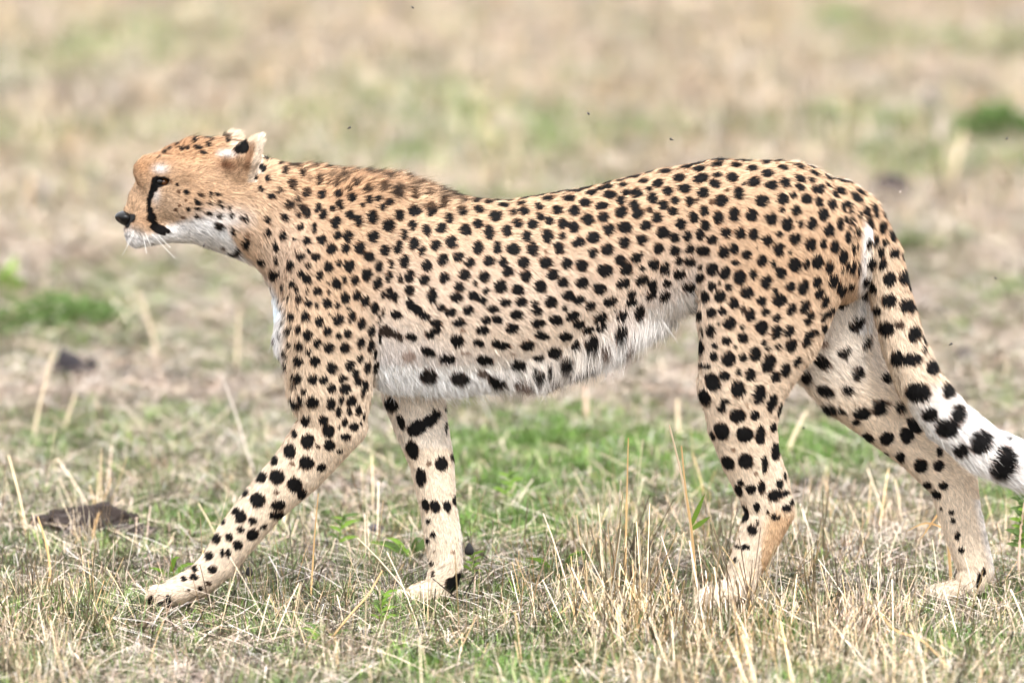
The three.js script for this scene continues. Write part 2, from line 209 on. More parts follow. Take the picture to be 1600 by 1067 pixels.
spots(700, 200, T, [[30, 550, 35, 25], [90, 540, 35, 25], [235, 550, 50, 28], [320, 562, 20, 8], [400, 555, 40, 22], [490, 540, 40, 12], [625, 560, 42, 22], [690, 505, 30, 22], [740, 528, 45, 14], [760, 565, 45, 25], [850, 495, 35, 12], [895, 525, 50, 17], [980, 485, 65, 22, 15], [1065, 527, 50, 18], [1140, 475, 50, 25, -15], [1305, 445, 50, 28], [1430, 440, 35, 15, -20], [1505, 400, 38, 22, -40], [1560, 410, 45, 15, -20], [115, 617, 40, 22], [220, 617, 40, 23], [330, 617, 43, 26], [505, 597, 30, 16], [605, 630, 38, 28], [830, 590, 50, 30, 10], [955, 555, 18, 12], [1000, 590, 52, 32], [1190, 540, 48, 30], [1265, 510, 45, 20], [1335, 490, 40, 18], [1450, 478, 42, 25], [1480, 540, 35, 25], [1345, 560, 52, 30], [1565, 545, 45, 40, -30], [455, 645, 45, 30, 15], [110, 700, 45, 36], [253, 685, 48, 26, 15], [390, 735, 52, 42, 15], [540, 705, 28], [630, 695, 45, 30, 15], [755, 660, 42, 30, 25], [765, 740, 40, 30, 25], [905, 685, 48, 35, 10]]);
spots(700, 200, T, [[1045, 690, 45, 42], [1140, 627, 52, 32], [1280, 650, 56, 32, -5], [1440, 605, 38], [1550, 640, 40], [1570, 710, 40, 45], [10, 760, 35, 38], [140, 850, 48, 45, 20], [245, 805, 45, 36, 20], [335, 870, 42, 56], [485, 860, 42, 48, -20], [572, 795, 45, 36, 25], [700, 805, 45, 38, 20], [845, 775, 32, 38, -30], [955, 798, 42], [1160, 765, 52, 45, 15], [1290, 742, 52, 40], [1440, 700, 55, 42, -15], [1335, 845, 48, 45], [1470, 830, 58, 45], [30, 950, 42, 50], [245, 995, 43, 52, -10], [408, 995, 36, 47], [540, 1010, 56, 45], [650, 905, 40, 45], [825, 905, 45, 52], [950, 902, 30], [1045, 830, 40, 45], [920, 1000, 42, 52], [1080, 955, 50, 38, -10], [1210, 912, 56, 45], [1465, 955, 50, 47], [1590, 930, 25, 38], [1325, 1010, 50], [1200, 1040, 42, 38], [705, 1005, 42, 55], [810, 1020, 15, 15, 0, .5], [1430, 1060, 22, 10]]);
spots(700, 400, T, [[85, 8, 45, 38], [180, 55, 40], [340, 40, 45, 42], [460, 50, 35, 42, -15], [495, 130, 45, 40], [625, 55, 45, 47], [810, 55, 52, 50], [985, 62, 45, 48], [1115, 82, 46, 48], [1305, 118, 62, 52], [1430, 30, 42, 40], [1565, 15, 42, 38], [1485, 105, 52, 48, -20], [130, 155, 45, 42], [295, 172, 42, 45], [645, 165, 46, 47], [870, 155, 45], [955, 215, 45, 42], [765, 255, 50, 48], [430, 250, 50, 52], [580, 280, 48, 45], [85, 250, 42, 38, 15], [225, 230, 20, 22, 0, .85], [310, 290, 26, 28], [1115, 218, 52, 45], [1265, 272, 55, 45], [1455, 225, 56, 45, -20], [1590, 210, 25, 38], [60, 340, 48, 40, 15], [210, 328, 40, 35], [285, 365, 42, 28, 15], [475, 385, 43, 33], [605, 380, 48, 37], [720, 400, 32], [740, 458, 42, 33], [855, 378, 50], [1000, 325, 45, 42], [1090, 360, 48, 38, -15], [972, 430, 25]]);
spots(700, 400, T, [[1185, 410, 50, 40, -15], [1345, 375, 56, 40, -20], [1525, 310, 42, 32, -25], [1525, 380, 48, 34, -25], [1445, 490, 52, 32, -35], [1590, 450, 40, 55, 20], [25, 465, 38, 33], [165, 450, 48, 38], [370, 442, 45, 32], [570, 482, 55, 38], [1035, 495, 55, 40, -10], [1260, 512, 60, 42, -20], [1393, 447, 15], [895, 530, 48, 42], [315, 530, 40, 30], [405, 530, 40, 30, 20], [85, 552, 52, 35], [285, 612, 55, 38, 10], [530, 598, 53, 40], [745, 558, 53, 40], [1090, 560, 46, 35, -20], [1160, 610, 48, 30, -20], [1275, 585, 45, 27, -20], [1425, 605, 58, 38, -45], [120, 618, 25, 10, 0, .4], [775, 655, 55, 32, 10], [980, 660, 62, 36], [75, 695, 55, 50, 20], [255, 715, 45, 30, 15], [435, 732, 78, 36, 15], [660, 735, 60, 45], [1055, 728, 40, 30, -25], [1190, 705, 62, 42, -35], [885, 790, 55, 42, -10]]);
spots(700, 400, T, [[1300, 720, 40, 30, -30, .6], [1490, 660, 60, 22, -50, .6], [135, 800, 35, 18, 0, .3], [15, 850, 40, 38], [305, 858, 70, 42, 15], [580, 895, 65, 42], [755, 838, 45, 25], [970, 860, 60, 38, -40], [840, 920, 20, 50, 0, .8], [1165, 840, 60, 28, -55, .85], [1100, 950, 65, 28, -65, .75], [750, 950, 45, 40, 0, .95], [90, 1000, 80, 50, 10, .8], [290, 960, 50, 30, 20, .65], [400, 1015, 75, 45, 20, .85], [620, 1020, 80, 35, 0, .55], [900, 1010, 60, 60, 0, .65], [1010, 900, 15, 25, 0, .4], [540, 810, 25, 15, 0, .3]]);
spots(1000, 200, T, [[75, 370, 40, 22], [200, 365, 50, 26], [235, 315, 22, 12], [380, 325, 50, 25], [480, 270, 60, 16, -10], [655, 240, 75, 18], [490, 342, 50, 30, -10], [640, 305, 50, 30], [795, 310, 48, 30], [875, 262, 55, 25], [1045, 288, 40, 32], [930, 338, 46, 40], [830, 230, 50, 10], [1060, 240, 40, 10], [1150, 238, 50, 12], [1220, 265, 30, 16], [1190, 335, 50, 32, 30], [1325, 318, 47, 28, 20], [1060, 380, 52, 32], [1430, 300, 45, 20, 30], [1455, 380, 45, 28, 25], [25, 445, 38, 26], [145, 465, 45, 40, -20], [325, 420, 50, 38], [505, 425, 65, 36, -15], [645, 395, 32, 25], [765, 415, 52, 38, 10], [950, 455, 52, 40], [1097, 478, 50, 36, 5], [1208, 460, 45, 38, 20], [1330, 425, 48, 26, 25], [1425, 432, 26, 22, 30], [1330, 495, 40, 28, 35], [1475, 520, 52, 26, 20], [1510, 487, 32, 20], [1565, 410, 40, 28, 25], [1560, 475, 32, 30], [65, 515, 32, 18], [10, 545, 20, 22]]);
spots(1000, 200, T, [[225, 528, 40, 38], [367, 510, 55, 36], [622, 467, 52, 34, 15], [865, 470, 14], [525, 540, 47, 42], [822, 548, 45, 50], [1012, 608, 52, 48, 15], [1185, 590, 47, 44, 15], [1275, 562, 30, 22, 15], [1385, 592, 45, 38, 20], [1490, 615, 35, 40], [1585, 630, 25, 35], [102, 588, 43, 40], [190, 645, 40, 38], [290, 608, 38, 32], [410, 618, 32, 42], [680, 605, 52, 45], [475, 600, 18, 25, 0, .7], [595, 620, 25, 25, 0, .6], [725, 520, 18, 18, 0, .6], [75, 685, 26, 25], [10, 710, 18, 40], [140, 748, 47, 43], [275, 695, 45, 32], [535, 690, 42], [443, 745, 38, 50], [650, 750, 40, 55], [785, 720, 42, 53], [930, 725, 52, 50], [1095, 758, 48], [1180, 683, 28, 20], [1300, 688, 38, 42], [1530, 718, 40, 52], [45, 815, 45, 42], [340, 800, 42, 45], [545, 812, 40, 42], [1232, 800, 42, 55], [1337, 800, 24, 30], [1430, 795, 42, 52], [1570, 845, 40, 55]]);
spots(1000, 200, T, [[185, 872, 48], [25, 935, 35, 45], [285, 912, 36, 45], [395, 902, 32, 47], [505, 885, 38, 45], [600, 930, 45, 38], [718, 870, 48, 42], [835, 875, 43, 45], [948, 885, 42, 47], [1060, 930, 42, 45], [1163, 883, 24, 28], [1290, 920, 45, 47], [1420, 965, 48, 52], [1530, 965, 28, 48], [150, 1005, 45], [290, 1020, 45, 42], [415, 1003, 36, 38], [530, 1022, 56, 40], [695, 1035, 45, 48], [790, 1005, 38, 40], [885, 1050, 45, 40], [1160, 1010, 42, 58], [975, 990, 15, 12, 0, .7], [1255, 1035, 18, 22], [10, 1050, 20, 25], [1490, 1060, 30, 10]]);
spots(1000, 400, T, [[15, 100, 25], [115, 62, 45, 48], [205, 98, 38, 48, 20], [235, 145, 14, 18], [325, 38, 32, 33], [420, 42, 46, 38, -15], [330, 148, 52, 40, -20], [30, 190, 40, 42], [105, 230, 38, 50, 20], [225, 222, 35, 34, -20], [88, 315, 55, 32, -40], [200, 325, 50, 32, -35], [410, 255, 62, 40], [500, 178, 40, 42], [605, 108, 50], [505, 85, 22, 22, 0, .8], [712, 138, 42, 55, 10], [605, 248, 32, 42], [740, 262, 28], [665, 225, 16, 25, 0, .7], [830, 178, 52, 60], [948, 152, 30, 45], [797, 55, 32, 25], [1020, 35, 42, 50], [1115, 62, 24, 30], [1175, 140, 45, 42], [1053, 212, 45, 58, 10], [893, 302, 52, 48, -10], [1290, 72, 48, 62], [1388, 65, 26, 42], [1478, 45, 46, 55], [1580, 90, 38, 50], [1255, 255, 36, 42], [1358, 258, 42, 62, 20], [1478, 215, 33, 50, 15], [1495, 310, 35, 48, 20], [1590, 210, 22, 45], [1125, 285, 22], [675, 332, 46, 50], [548, 340, 32, 50]]);
spots(1000, 400, T, [[483, 370, 22, 32], [435, 400, 18, 40], [783, 392, 40, 46], [860, 445, 26, 35, 0, .75], [1015, 372, 36, 40], [1155, 365, 57, 55], [1255, 442, 38, 52, 20], [1370, 420, 36, 65, 25], [1540, 380, 30, 58, 20], [1045, 465, 32], [1135, 512, 32, 36], [918, 492, 40, 52, 10], [690, 460, 32, 30], [597, 472, 38, 42], [498, 500, 25, 42], [453, 520, 12, 28], [1410, 515, 36, 62, 20], [1530, 500, 22, 50, 20], [1580, 470, 25, 40, 20], [745, 558, 53, 50], [855, 590, 15, 25], [595, 622, 38, 50], [467, 605, 18, 32], [660, 565, 15], [1015, 595, 50, 55], [1135, 635, 45, 62, 25], [1243, 622, 38, 52, 25], [520, 620, 10, 18], [527, 660, 8, 16], [722, 705, 38], [855, 682, 40, 45], [1028, 718, 26], [1150, 750, 28, 25], [1065, 770, 20, 18], [500, 762, 46, 58], [627, 745, 24], [795, 755, 16, 14], [1260, 742, 42, 62, 20], [1398, 685, 36, 72, 20], [1535, 600, 28, 35, 0, .9]]);
spots(1000, 400, T, [[740, 855, 57], [618, 835, 33, 42], [857, 842, 32, 35], [958, 815, 45, 58, 5], [435, 855, 18, 60], [540, 915, 50, 20], [707, 995, 45, 38], [822, 968, 26, 30], [918, 988, 42, 50], [1072, 895, 50, 75, 25], [1210, 945, 40, 55, 15], [1130, 1005, 40, 48, 25], [1310, 880, 30, 50, 20], [430, 1035, 10, 30], [820, 1060, 42, 20], [490, 1000, 15, 12, 0, .5], [430, 700, 10, 20], [1510, 870, 80, 50, 35, .9], [1530, 730, 40, 30, 0, .4], [1460, 640, 30, 25, -30, .8]]);
spots(1300, 200, T, [[20, 375, 40, 15, 15], [90, 440, 45, 30, 35], [155, 450, 30, 20], [70, 525, 42, 45], [200, 575, 48, 42, 20], [245, 535, 50, 22, 25], [20, 555, 40, 18, 40], [5, 640, 30, 45], [130, 635, 45, 22, 30], [90, 660, 20, 40, -20], [150, 695, 25, 20, 20], [345, 660, 35, 40, -30], [430, 720, 28, 35], [280, 695, 38, 32, 40], [235, 735, 25, 28], [355, 725, 20, 30], [68, 800, 26, 48], [115, 765, 18, 35, -20], [170, 780, 25, 32], [150, 820, 12, 35], [305, 770, 28, 42, -15], [335, 820, 12, 30], [210, 860, 20, 42], [415, 825, 38, 52], [500, 900, 25, 50, -15], [130, 905, 25, 52, -5], [360, 930, 25, 48, 10], [440, 955, 25, 30], [25, 985, 38, 55], [175, 995, 13, 45], [205, 985, 10, 28], [300, 960, 26, 40], [405, 1035, 32, 45], [520, 1045, 42, 38], [95, 1070, 36, 60], [5, 860, 15, 40], [180, 890, 8, 30], [600, 1050, 12, 30]]);
spots(1300, 400, T, [[325, 60, 38, 48], [425, 70, 30, 50, 10], [480, 190, 48, 60], [600, 175, 45, 58], [600, 20, 15, 25], [285, 205, 32, 45], [350, 270, 40], [660, 240, 15, 60], [480, 370, 55], [630, 415, 62, 60], [700, 430, 12, 35], [380, 455, 40, 35], [460, 605, 62, 60], [560, 570, 40, 35, 0, .7], [690, 650, 50, 65, 10], [735, 565, 12, 25], [765, 695, 18, 40, -15], [765, 785, 16, 28], [560, 855, 60], [660, 860, 90, 50], [830, 930, 55, 58, -10], [20, 205, 32, 52, 10], [60, 265, 22, 50, 15], [95, 290, 25, 50, 25], [155, 250, 32, 35, -10], [130, 90, 15, 40, 15], [170, 95, 26, 48, 10], [90, 120, 14, 30], [95, 405, 42, 42, 20, .95], [270, 320, 32, 45, 0, .85], [10, 455, 15, 25], [205, 565, 78, 40, -35, .85], [290, 720, 60, 28, -60, .8], [105, 800, 60, 40, -35, .8], [215, 975, 45, 60, 15, .9], [450, 1015, 36, 50, -15, .95], [220, 110, 12, 60, 0, .8]]);
spots(400, 600, T, [[240, 20, 40, 25, 35], [325, 15, 20], [400, 55, 25, 28, -30], [628, 35, 32, 42], [740, 35, 45], [895, 40, 25, 65, 15], [320, 165, 55, 42], [372, 125, 20, 45, -15], [468, 145, 52], [620, 160, 38, 48], [705, 130, 25], [790, 135, 38, 48, 20], [685, 230, 24, 42], [772, 228, 20, 36], [845, 220, 28, 42], [893, 265, 10, 38], [415, 305, 35, 55, 20], [560, 298, 38, 40], [600, 388, 50], [735, 315, 24, 36], [812, 352, 42, 32, 10], [690, 365, 12, 22], [870, 330, 12, 16], [748, 437, 38, 25], [320, 415, 25, 32], [225, 460, 32, 60, 20], [427, 475, 52, 60, 20], [610, 503, 43, 45], [515, 520, 18, 16, 0, .7], [280, 560, 50, 58], [695, 560, 25, 18], [155, 637, 33, 40], [420, 655, 58], [300, 665, 25, 20, 0, .5], [540, 692, 40, 33, -30], [48, 773, 38, 45], [177, 775, 57]]);
spots(400, 600, T, [[320, 838, 62, 58, -15], [380, 915, 40, 45], [165, 900, 28, 18, 0, .6], [1125, 170, 58, 60, -30], [1340, 365, 80, 60, -20], [1440, 310, 60, 45, -35], [1490, 260, 48, 42, -20], [1130, 345, 30, 65, -20], [1300, 540, 52, 70, -20], [1230, 600, 35, 55, -15], [1545, 665, 50, 58, -15], [1440, 660, 25, 20, 0, .5], [1380, 765, 35, 65, -15], [1300, 815, 32, 55, -15], [1415, 1005, 30, 48, -20], [1490, 1020, 38, 55, -15], [1590, 1020, 30, 50, -15], [1580, 370, 10, 50]]);
spots(200, 750, T, [[1105, 0, 35, 18], [978, 110, 30], [1083, 165, 58], [1250, 205, 58, 42, -10], [1240, 290, 68, 33, 5], [905, 260, 35, 25, -30], [940, 305, 48], [1040, 335, 35, 33], [940, 410, 28, 26], [795, 350, 26, 18, -25], [1035, 455, 45, 52, 25], [1125, 385, 28, 18, -30], [738, 490, 36, 42, 15], [843, 478, 33, 30], [915, 538, 40], [672, 630, 40, 33], [788, 605, 20, 30], [835, 605, 22, 36], [700, 745, 36, 30], [545, 685, 27, 20], [553, 742, 25], [550, 812, 38, 25], [465, 823, 26, 20], [600, 905, 22], [505, 915, 15, 12], [670, 860, 28, 20, 0, .7], [490, 690, 10, 18, 0, .6], [570, 965, 10, 12]]);
spots(560, 790, T, [[525, 140, 13, 25], [583, 122, 22, 20], [620, 240, 24, 26], [578, 290, 16, 25], [585, 450, 8, 12], [613, 485, 18, 20], [625, 565, 14, 20], [635, 385, 12, 15, 0, .6], [785, 385, 20, 20, 0, .4], [575, 580, 14, 14, 0, .7], [775, 655, 50, 58], [815, 605, 22, 40]]);
spots(1050, 580, T, [[165, 75, 12, 40], [340, 88, 58, 75, -25], [440, 35, 45, 38], [655, 35, 40, 48], [272, 215, 50, 62, -20], [255, 320, 32, 65, -25], [445, 255, 38, 30], [415, 305, 32, 35], [552, 150, 60, 65], [545, 370, 62, 60, -15], [725, 190, 50, 75, 15], [830, 260, 40, 75, 15], [900, 325, 26, 65], [690, 370, 38, 38, 20], [630, 280, 15, 25, 0, .3], [845, 470, 25, 40], [415, 495, 60, 75, -25], [605, 525, 62], [735, 530, 42, 75], [340, 535, 22, 38, -20], [865, 670, 38, 72, 5], [472, 762, 48, 60, -35], [615, 742, 60, 64], [772, 775, 26, 72], [515, 650, 18, 20, 0, .4], [700, 850, 18, 18, 0, .4], [575, 925, 32, 22, 30], [560, 990, 28, 50, -25], [660, 980, 45, 38, 15], [748, 965, 30, 55], [940, 870, 12, 30], [895, 935, 30, 36], [860, 1030, 55, 48], [950, 1015, 28, 28, 0, .85], [1065, 135, 42, 60, -30], [1285, 160, 72, 45, 30], [1465, 155, 52, 42, 25], [1310, 310, 68, 52, 25], [1570, 340, 55], [1385, 420, 38, 28, 35], [1530, 425, 28, 25]]);
spots(1050, 760, T, [[605, 190, 32, 42, -35], [605, 250, 45, 45, 35], [710, 170, 25, 42], [955, 180, 38, 30], [1000, 135, 25], [850, 250, 25], [885, 255, 18], [670, 360, 45, 40, 40], [715, 305, 15, 20], [560, 500, 40, 15], [620, 505, 32, 25], [800, 215, 15, 20, -30], [540, 610, 20, 25, 0, .8], [440, 700, 20]]);
spots(1300, 600, T, [[200, 315, 30, 25], [390, 190, 62, 65], [55, 310, 40, 22, 30], [255, 235, 65, 52, 20], [565, 190, 38, 48, -20], [685, 345, 45, 80, -35], [630, 425, 60, 65], [460, 450, 58, 50], [300, 450, 55, 45], [575, 605, 36, 48, -20], [745, 680, 55, 60], [890, 680, 45], [455, 580, 28, 18, 30], [800, 845, 38, 32], [870, 920, 48, 38, 20], [930, 850, 40, 30], [900, 570, 25, 40, 0, .9], [470, 150, 30, 20, 40, .6], [720, 65, 95, 78], [965, 60, 55, 62], [820, 250, 60, 55], [1050, 250, 60, 72], [960, 360, 90, 70], [1080, 540, 60, 62], [1235, 480, 85, 90, -10], [1430, 660, 90, 130, 15], [1470, 465, 25, 15]]);
spots(1300, 760, T, [[1000, 215, 25, 22], [1010, 285, 24, 20], [1050, 410, 22, 40], [1085, 530, 26], [915, 190, 12, 18]]);
const F = 4.4469; // face and throat
spots(160, 180, F, [[515, 480, 12], [580, 535, 20, 16, 30], [680, 550, 18, 14, 0, .7], [745, 552, 20], [655, 605, 25, 16, 30], [740, 605, 15], [800, 550, 14], [800, 605, 18], [655, 645, 20, 14], [820, 635, 15], [590, 650, 14], [730, 677, 22, 14], [812, 693, 22, 20], [890, 693, 18, 20], [805, 765, 35, 24], [897, 800, 18, 26], [955, 710, 15, 18], [987, 715, 15, 30], [870, 640, 12], [655, 700, 18, 12, 0, .8], [525, 530, 14, 10, 0, .6], [530, 625, 14, 10, 0, .5], [505, 655, 14, 10, 0, .6], [560, 708, 14, 10, 0, .6], [575, 590, 10, 10, 0, .6], [750, 165, 28, 18], [725, 217, 18, 16], [640, 190, 20, 20, 0, .85], [865, 185, 18, 12], [870, 150, 20, 14], [590, 235, 12], [545, 240, 25, 12], [465, 240, 12], [430, 260, 10, 14], [390, 288, 10, 14], [655, 235, 30, 12, 20], [515, 215, 12, 10, 0, .7], [690, 265, 25, 10, 10, .8], [720, 135, 25, 8], [650, 165, 12, 14], [990, 880, 28, 35], [930, 940, 25, 40], [895, 960, 20, 28], [830, 910, 20, 20, 0, .6], [1005, 820, 20, 18, 0, .5], [1060, 435, 12, 15]]);
// tear line from the eye to the mouth, the lips, the rim of the eye, the back of the ear
spots(160, 180, F, [[385, 468, 44, 32, 15], [408, 440, 56, 16, 4], [405, 462, 58, 30, -14, .9], [356, 500, 27, 32, 20], [334, 552, 18, 38, 12], [320, 608, 15, 40, 0], [325, 662, 20, 38, -5], [338, 712, 30, 36, -10], [358, 770, 32, 30, 0], [396, 792, 56, 32, 18], [436, 802, 36, 17, 5], [964, 218, 52, 48, -20]]);

spots(0, 0, 1, [[203, 341, 8, 7], [198, 349, 5, 7], [207, 338, 5, 4], [236, 940, 6, 10, 20], [262, 939, 5, 10, 0], [250, 945, 4, 6], [612, 950, 10, 6, 0, .7], [645, 948, 14, 8, 0, .6], [1546, 915, 4, 12, 10], [1554, 898, 4, 6]]); // dark between the toes

// follow the sight line of each mark to the skin it lies on; give the far side the same pattern, shifted
const placedSpots = [];
function march(o, d, far) { let t = 0; for (let i = 0; i < 90 && t < far; i++) { const s = sdf(o.x + d.x * t, o.y + d.y * t, o.z + d.z * t); if (s < 0.0008) return t; t += Math.max(0.0006, s * 0.6); } return -1; }
for (const [px, py, a, b, ang, dark] of marks) {
  const d = ray(px, py).normalize(), o = CAM.clone().addScaledVector(d, (0.25 - CAM.z) / d.z); let t = march(o, d, 0.5);
  let p;
  if (t >= 0) p = o.addScaledVector(d, t); else { p = at(px, py, 0); for (let k = 0; k < 12; k++) { const s = sdf(p.x, p.y, p.z); if (Math.abs(s) < .001) break; const g = grad(p.x, p.y, p.z); p.x -= g[0] * s * .8; p.y -= g[1] * s * .8; p.z -= g[2] * s * .8; } }
  const ridge = p.z < 0.045 && py < 330 && px > 720 && px < 1390; const c = ridge ? Math.max(a, b) * PX * 1.1 : Math.max(a, b) * PX * 1.9 + 0.004;
  placedSpots.push({ x: p.x, y: p.y, z: p.z, a: a * PX, b: b * PX, c, cs: Math.cos(ang), sn: Math.sin(ang), dark });
  const bd = new THREE.Vector3(0, 0, 1), bo = new THREE.Vector3(p.x + (px > 420 ? 0.014 : 0), p.y + (px > 420 ? 0.009 : 0), -0.25), bt = march(bo, bd, 0.3);
  if (bt >= 0 && -0.25 + bt < -0.03 && !(ridge && p.z < 0.02)) placedSpots.push({ x: bo.x, y: bo.y, z: -0.25 + bt, a: a * PX, b: b * PX, c, cs: Math.cos(ang), sn: Math.sin(ang), dark });
}
const grid = new Map(), CELL = 0.03;
for (const s of placedSpots) { const R = Math.max(s.a, s.b, s.c) * 1.35; for (let i = Math.floor((s.x - R) / CELL); i <= Math.floor((s.x + R) / CELL); i++) for (let j = Math.floor((s.y - R) / CELL); j <= Math.floor((s.y + R) / CELL); j++) { const k = i * 4096 + j; if (!grid.has(k)) grid.set(k, []); grid.get(k).push(s); } }
function spotAt(x, y, z) {
  const l = grid.get(Math.floor(x / CELL) * 4096 + Math.floor(y / CELL)); if (!l) return 0;
  let m = 0; const wob = 1 + 0.24 * (noise3(x * 105, y * 105, z * 60 + 9) - .5);
  for (const s of l) { const dx = x - s.x, dy = s.y - y, dz = z - s.z, u = (dx * s.cs + dy * s.sn) / s.a, v = (-dx * s.sn + dy * s.cs) / s.b, w = dz / s.c, q = Math.sqrt(u * u + v * v + w * w) * wob; const k = s.dark * smooth(1.22, .96, q); if (k > m) m = k; }
  return m;
}
const line = pts => x => { if (x <= pts[0][0]) return pts[0][1]; for (let i = 1; i < pts.length; i++) if (x <= pts[i][0]) return lerp(pts[i - 1][1], pts[i][1], (x - pts[i - 1][0]) / (pts[i][0] - pts[i - 1][0])); return pts[pts.length - 1][1]; };
const bellyLine = line([[560, 560], [600, 530], [650, 548], [700, 560], [760, 572], [830, 580], [880, 574], [930, 540], [980, 506], [1030, 478], [1085, 452]]);
const bellySkin = line([[590, 606], [700, 604], [800, 590], [870, 570], [940, 530], [1000, 498], [1060, 465]]);
const throatLine = line([[180, 366], [200, 363], [216, 364], [232, 367], [246, 363], [262, 354], [285, 345], [320, 338], [350, 352], [372, 388], [400, 425], [430, 458], [445, 490]]);
const blob = (x, y, cx, cy, rx, ry) => { const u = (x - cx) / rx, v = (y - cy) / ry; return Math.exp(-(u * u + v * v)); };
const TAN = srgb(200, 167, 135), RUST = srgb(176, 131, 92), PALE = srgb(218, 197, 178), WHITE = srgb(240, 238, 236), CREAM = srgb(231, 213, 190), BLACK = srgb(9, 7, 7), GREY = srgb(222, 214, 210);
const cc = new THREE.Color();
function coat(x, y, z, ny, out = cc) {
  const [bx, by] = toPx(x, y, z);
  out.copy(TAN);
  const head = (bx < 400 && by < 400) || (bx < 420 && by < 246) || (bx < 410 && by < 272);
  // flank pales downwards and along the ribs; neck and withers warmer
  out.lerp(PALE, 0.92 * smooth(310, 520, by) * smooth(520, 640, bx) * (1 - smooth(1060, 1160, bx)));
  out.lerp(PALE, 0.5 * blob(bx, by, 440, 400, 60, 70) + 0.4 * blob(bx, by, 1080, 430, 60, 60));
  out.lerp(CREAM, 0.6 * smooth(400, 620, by)); out.lerp(RUST, 0.55 * blob(bx, by, 540, 290, 110, 34) + (head ? 0.75 * blob(bx, by, 290, 232, 95, 36) + 0.55 * blob(bx, by, 222, 262, 22, 16) : 0));
  if (!head) {
    const leg = by > 620 ? smooth(620, 800, by) : 0;
    out.lerp(CREAM, 0.75 * leg);
    if (bx > 560 && bx < 1090 && by < 700) out.lerp(by > 600 || ny < -.5 ? WHITE : GREY, smooth(-62, 40, by - bellyLine(bx)) * (bx < 596 ? smooth(575, 596, bx) : 1));
    if (bx < 480 && by > 370) out.lerp(WHITE, smooth(-20, 8, by - throatLine(bx)) * smooth(448, 434, bx) * (by < 500 ? 1 : 0) + smooth(454, 436, bx) * smooth(460, 490, by) * (by < 660 ? 1 : 0));
    if (z < -0.012 && by > 600 && bx > 590 && bx < 740) out.lerp(CREAM, 0.75);
    if (z < -0.012 && bx > 1225 && bx < 1420) out.lerp(WHITE, 0.9 * smooth(660, 560, by + (bx - 1300) * 0.2));
    if (z < 0.0 && bx > 1225) out.lerp(CREAM, 0.6);
    if (bx > 1325 && bx < 1362 && by > 330 && by < 520) out.lerp(WHITE, 0.8 * smooth(1340, 1351, bx + (by - 400) * 0.06) * smooth(335, 360, by));
    if (bx > 1340 && by > 380 && z > -0.04 && bx > 1352) out.lerp(CREAM, 0.5 * smooth(1440, 1370, bx - (by - 420) * 0.35));
    if (bx > 1420 && by > 600 && z > -0.04) out.lerp(WHITE, 0.85 * smooth(560, 680, by + (bx - 1440) * .3));
    if (bx > 1190 && bx < 1260 && by > 790 && z > 0) out.lerp(srgb(204, 164, 122), 0.8 * smooth(1188, 1215, bx + (by - 800) * 0.28) * smooth(780, 815, by));
    if (by > 870 && bx < 420) out.lerp(PALE, 0.4);
    if (bx < 470 && by > 800) out.lerp(WHITE, 0.9 * smooth(0, 18, (bx - 380) * 0.63 + (by - 900) * 0.78 + 16)); // white back of the forearm
    if (bx > 690 && bx < 740 && by > 640) out.lerp(WHITE, 0.9 * smooth(702, 716, bx - (by - 720) * 0.08));
    if (bx > 1500 && by > 780 && z < -0.03) out.lerp(WHITE, 0.8 * smooth(-14, 4, bx - 1540 - (by - 830) * 0.25));
  } else {
    out.lerp(WHITE, smooth(-8, 7, by - throatLine(bx)));
    out.lerp(WHITE, 0.8 * blob(bx, by, 250, 264, 11, 7) + 0.75 * blob(bx, by, 243, 303, 7, 14) + 0.6 * blob(bx, by, 205, 362, 18, 9));
    out.lerp(WHITE, 0.75 * blob(bx, by, 345, 340, 40, 16));
    out.lerp(RUST, 0.25 * blob(bx, by, 300, 300, 60, 30)); out.lerp(CREAM, 0.25 * blob(bx, by, 262, 330, 26, 34));
    out.lerp(RUST, 0.3 * blob(bx, by, 222, 345, 20, 18));
    if (bx > 335 && by < 285) { // ear
      const ed = bx - (414 - (by - 212) * 0.27); out.lerp(CREAM, 0.55 * smooth(240, 226, by) * smooth(352, 366, bx)); out.lerp(WHITE, 0.9 * blob(bx, by, 354, 241, 15, 5) + 0) .lerp(CREAM, 0.75 * smooth(-13, -8, ed) * smooth(300, 278, by) * smooth(372, 384, bx)).lerp(WHITE, .12 * smooth(-10, -5, ed) * smooth(372, 384, bx)); out.lerp(srgb(138, 100, 74), 0.75 * smooth(-24, -19, ed) * smooth(-10, -14, ed) * smooth(216, 226, by) * smooth(275, 255, by));
      out.lerp(srgb(120, 84, 60), 0.8 * blob(bx, by, 352, 256, 16, 9) + 0.5 * blob(bx, by, 366, 262, 22, 9));
    }
    if (by < 215 && bx > 345 && bx < 380) out.lerp(CREAM, 0.3);
    // dark line where the lips meet
    const lip = Math.abs(by - (368 + 0.28 * (bx - 198))); if (bx > 194 && bx < 238) out.lerp(srgb(120, 96, 90), 0.5 * smooth(2.0, 0.5, lip));
  }
  const s = spotAt(x, y, z);
  if (s > 0) { out.lerp(srgb(120, 72, 36), smooth(0, .45, s) * .75); out.lerp(BLACK, smooth(.25, .85, s)); }
  return out;
}

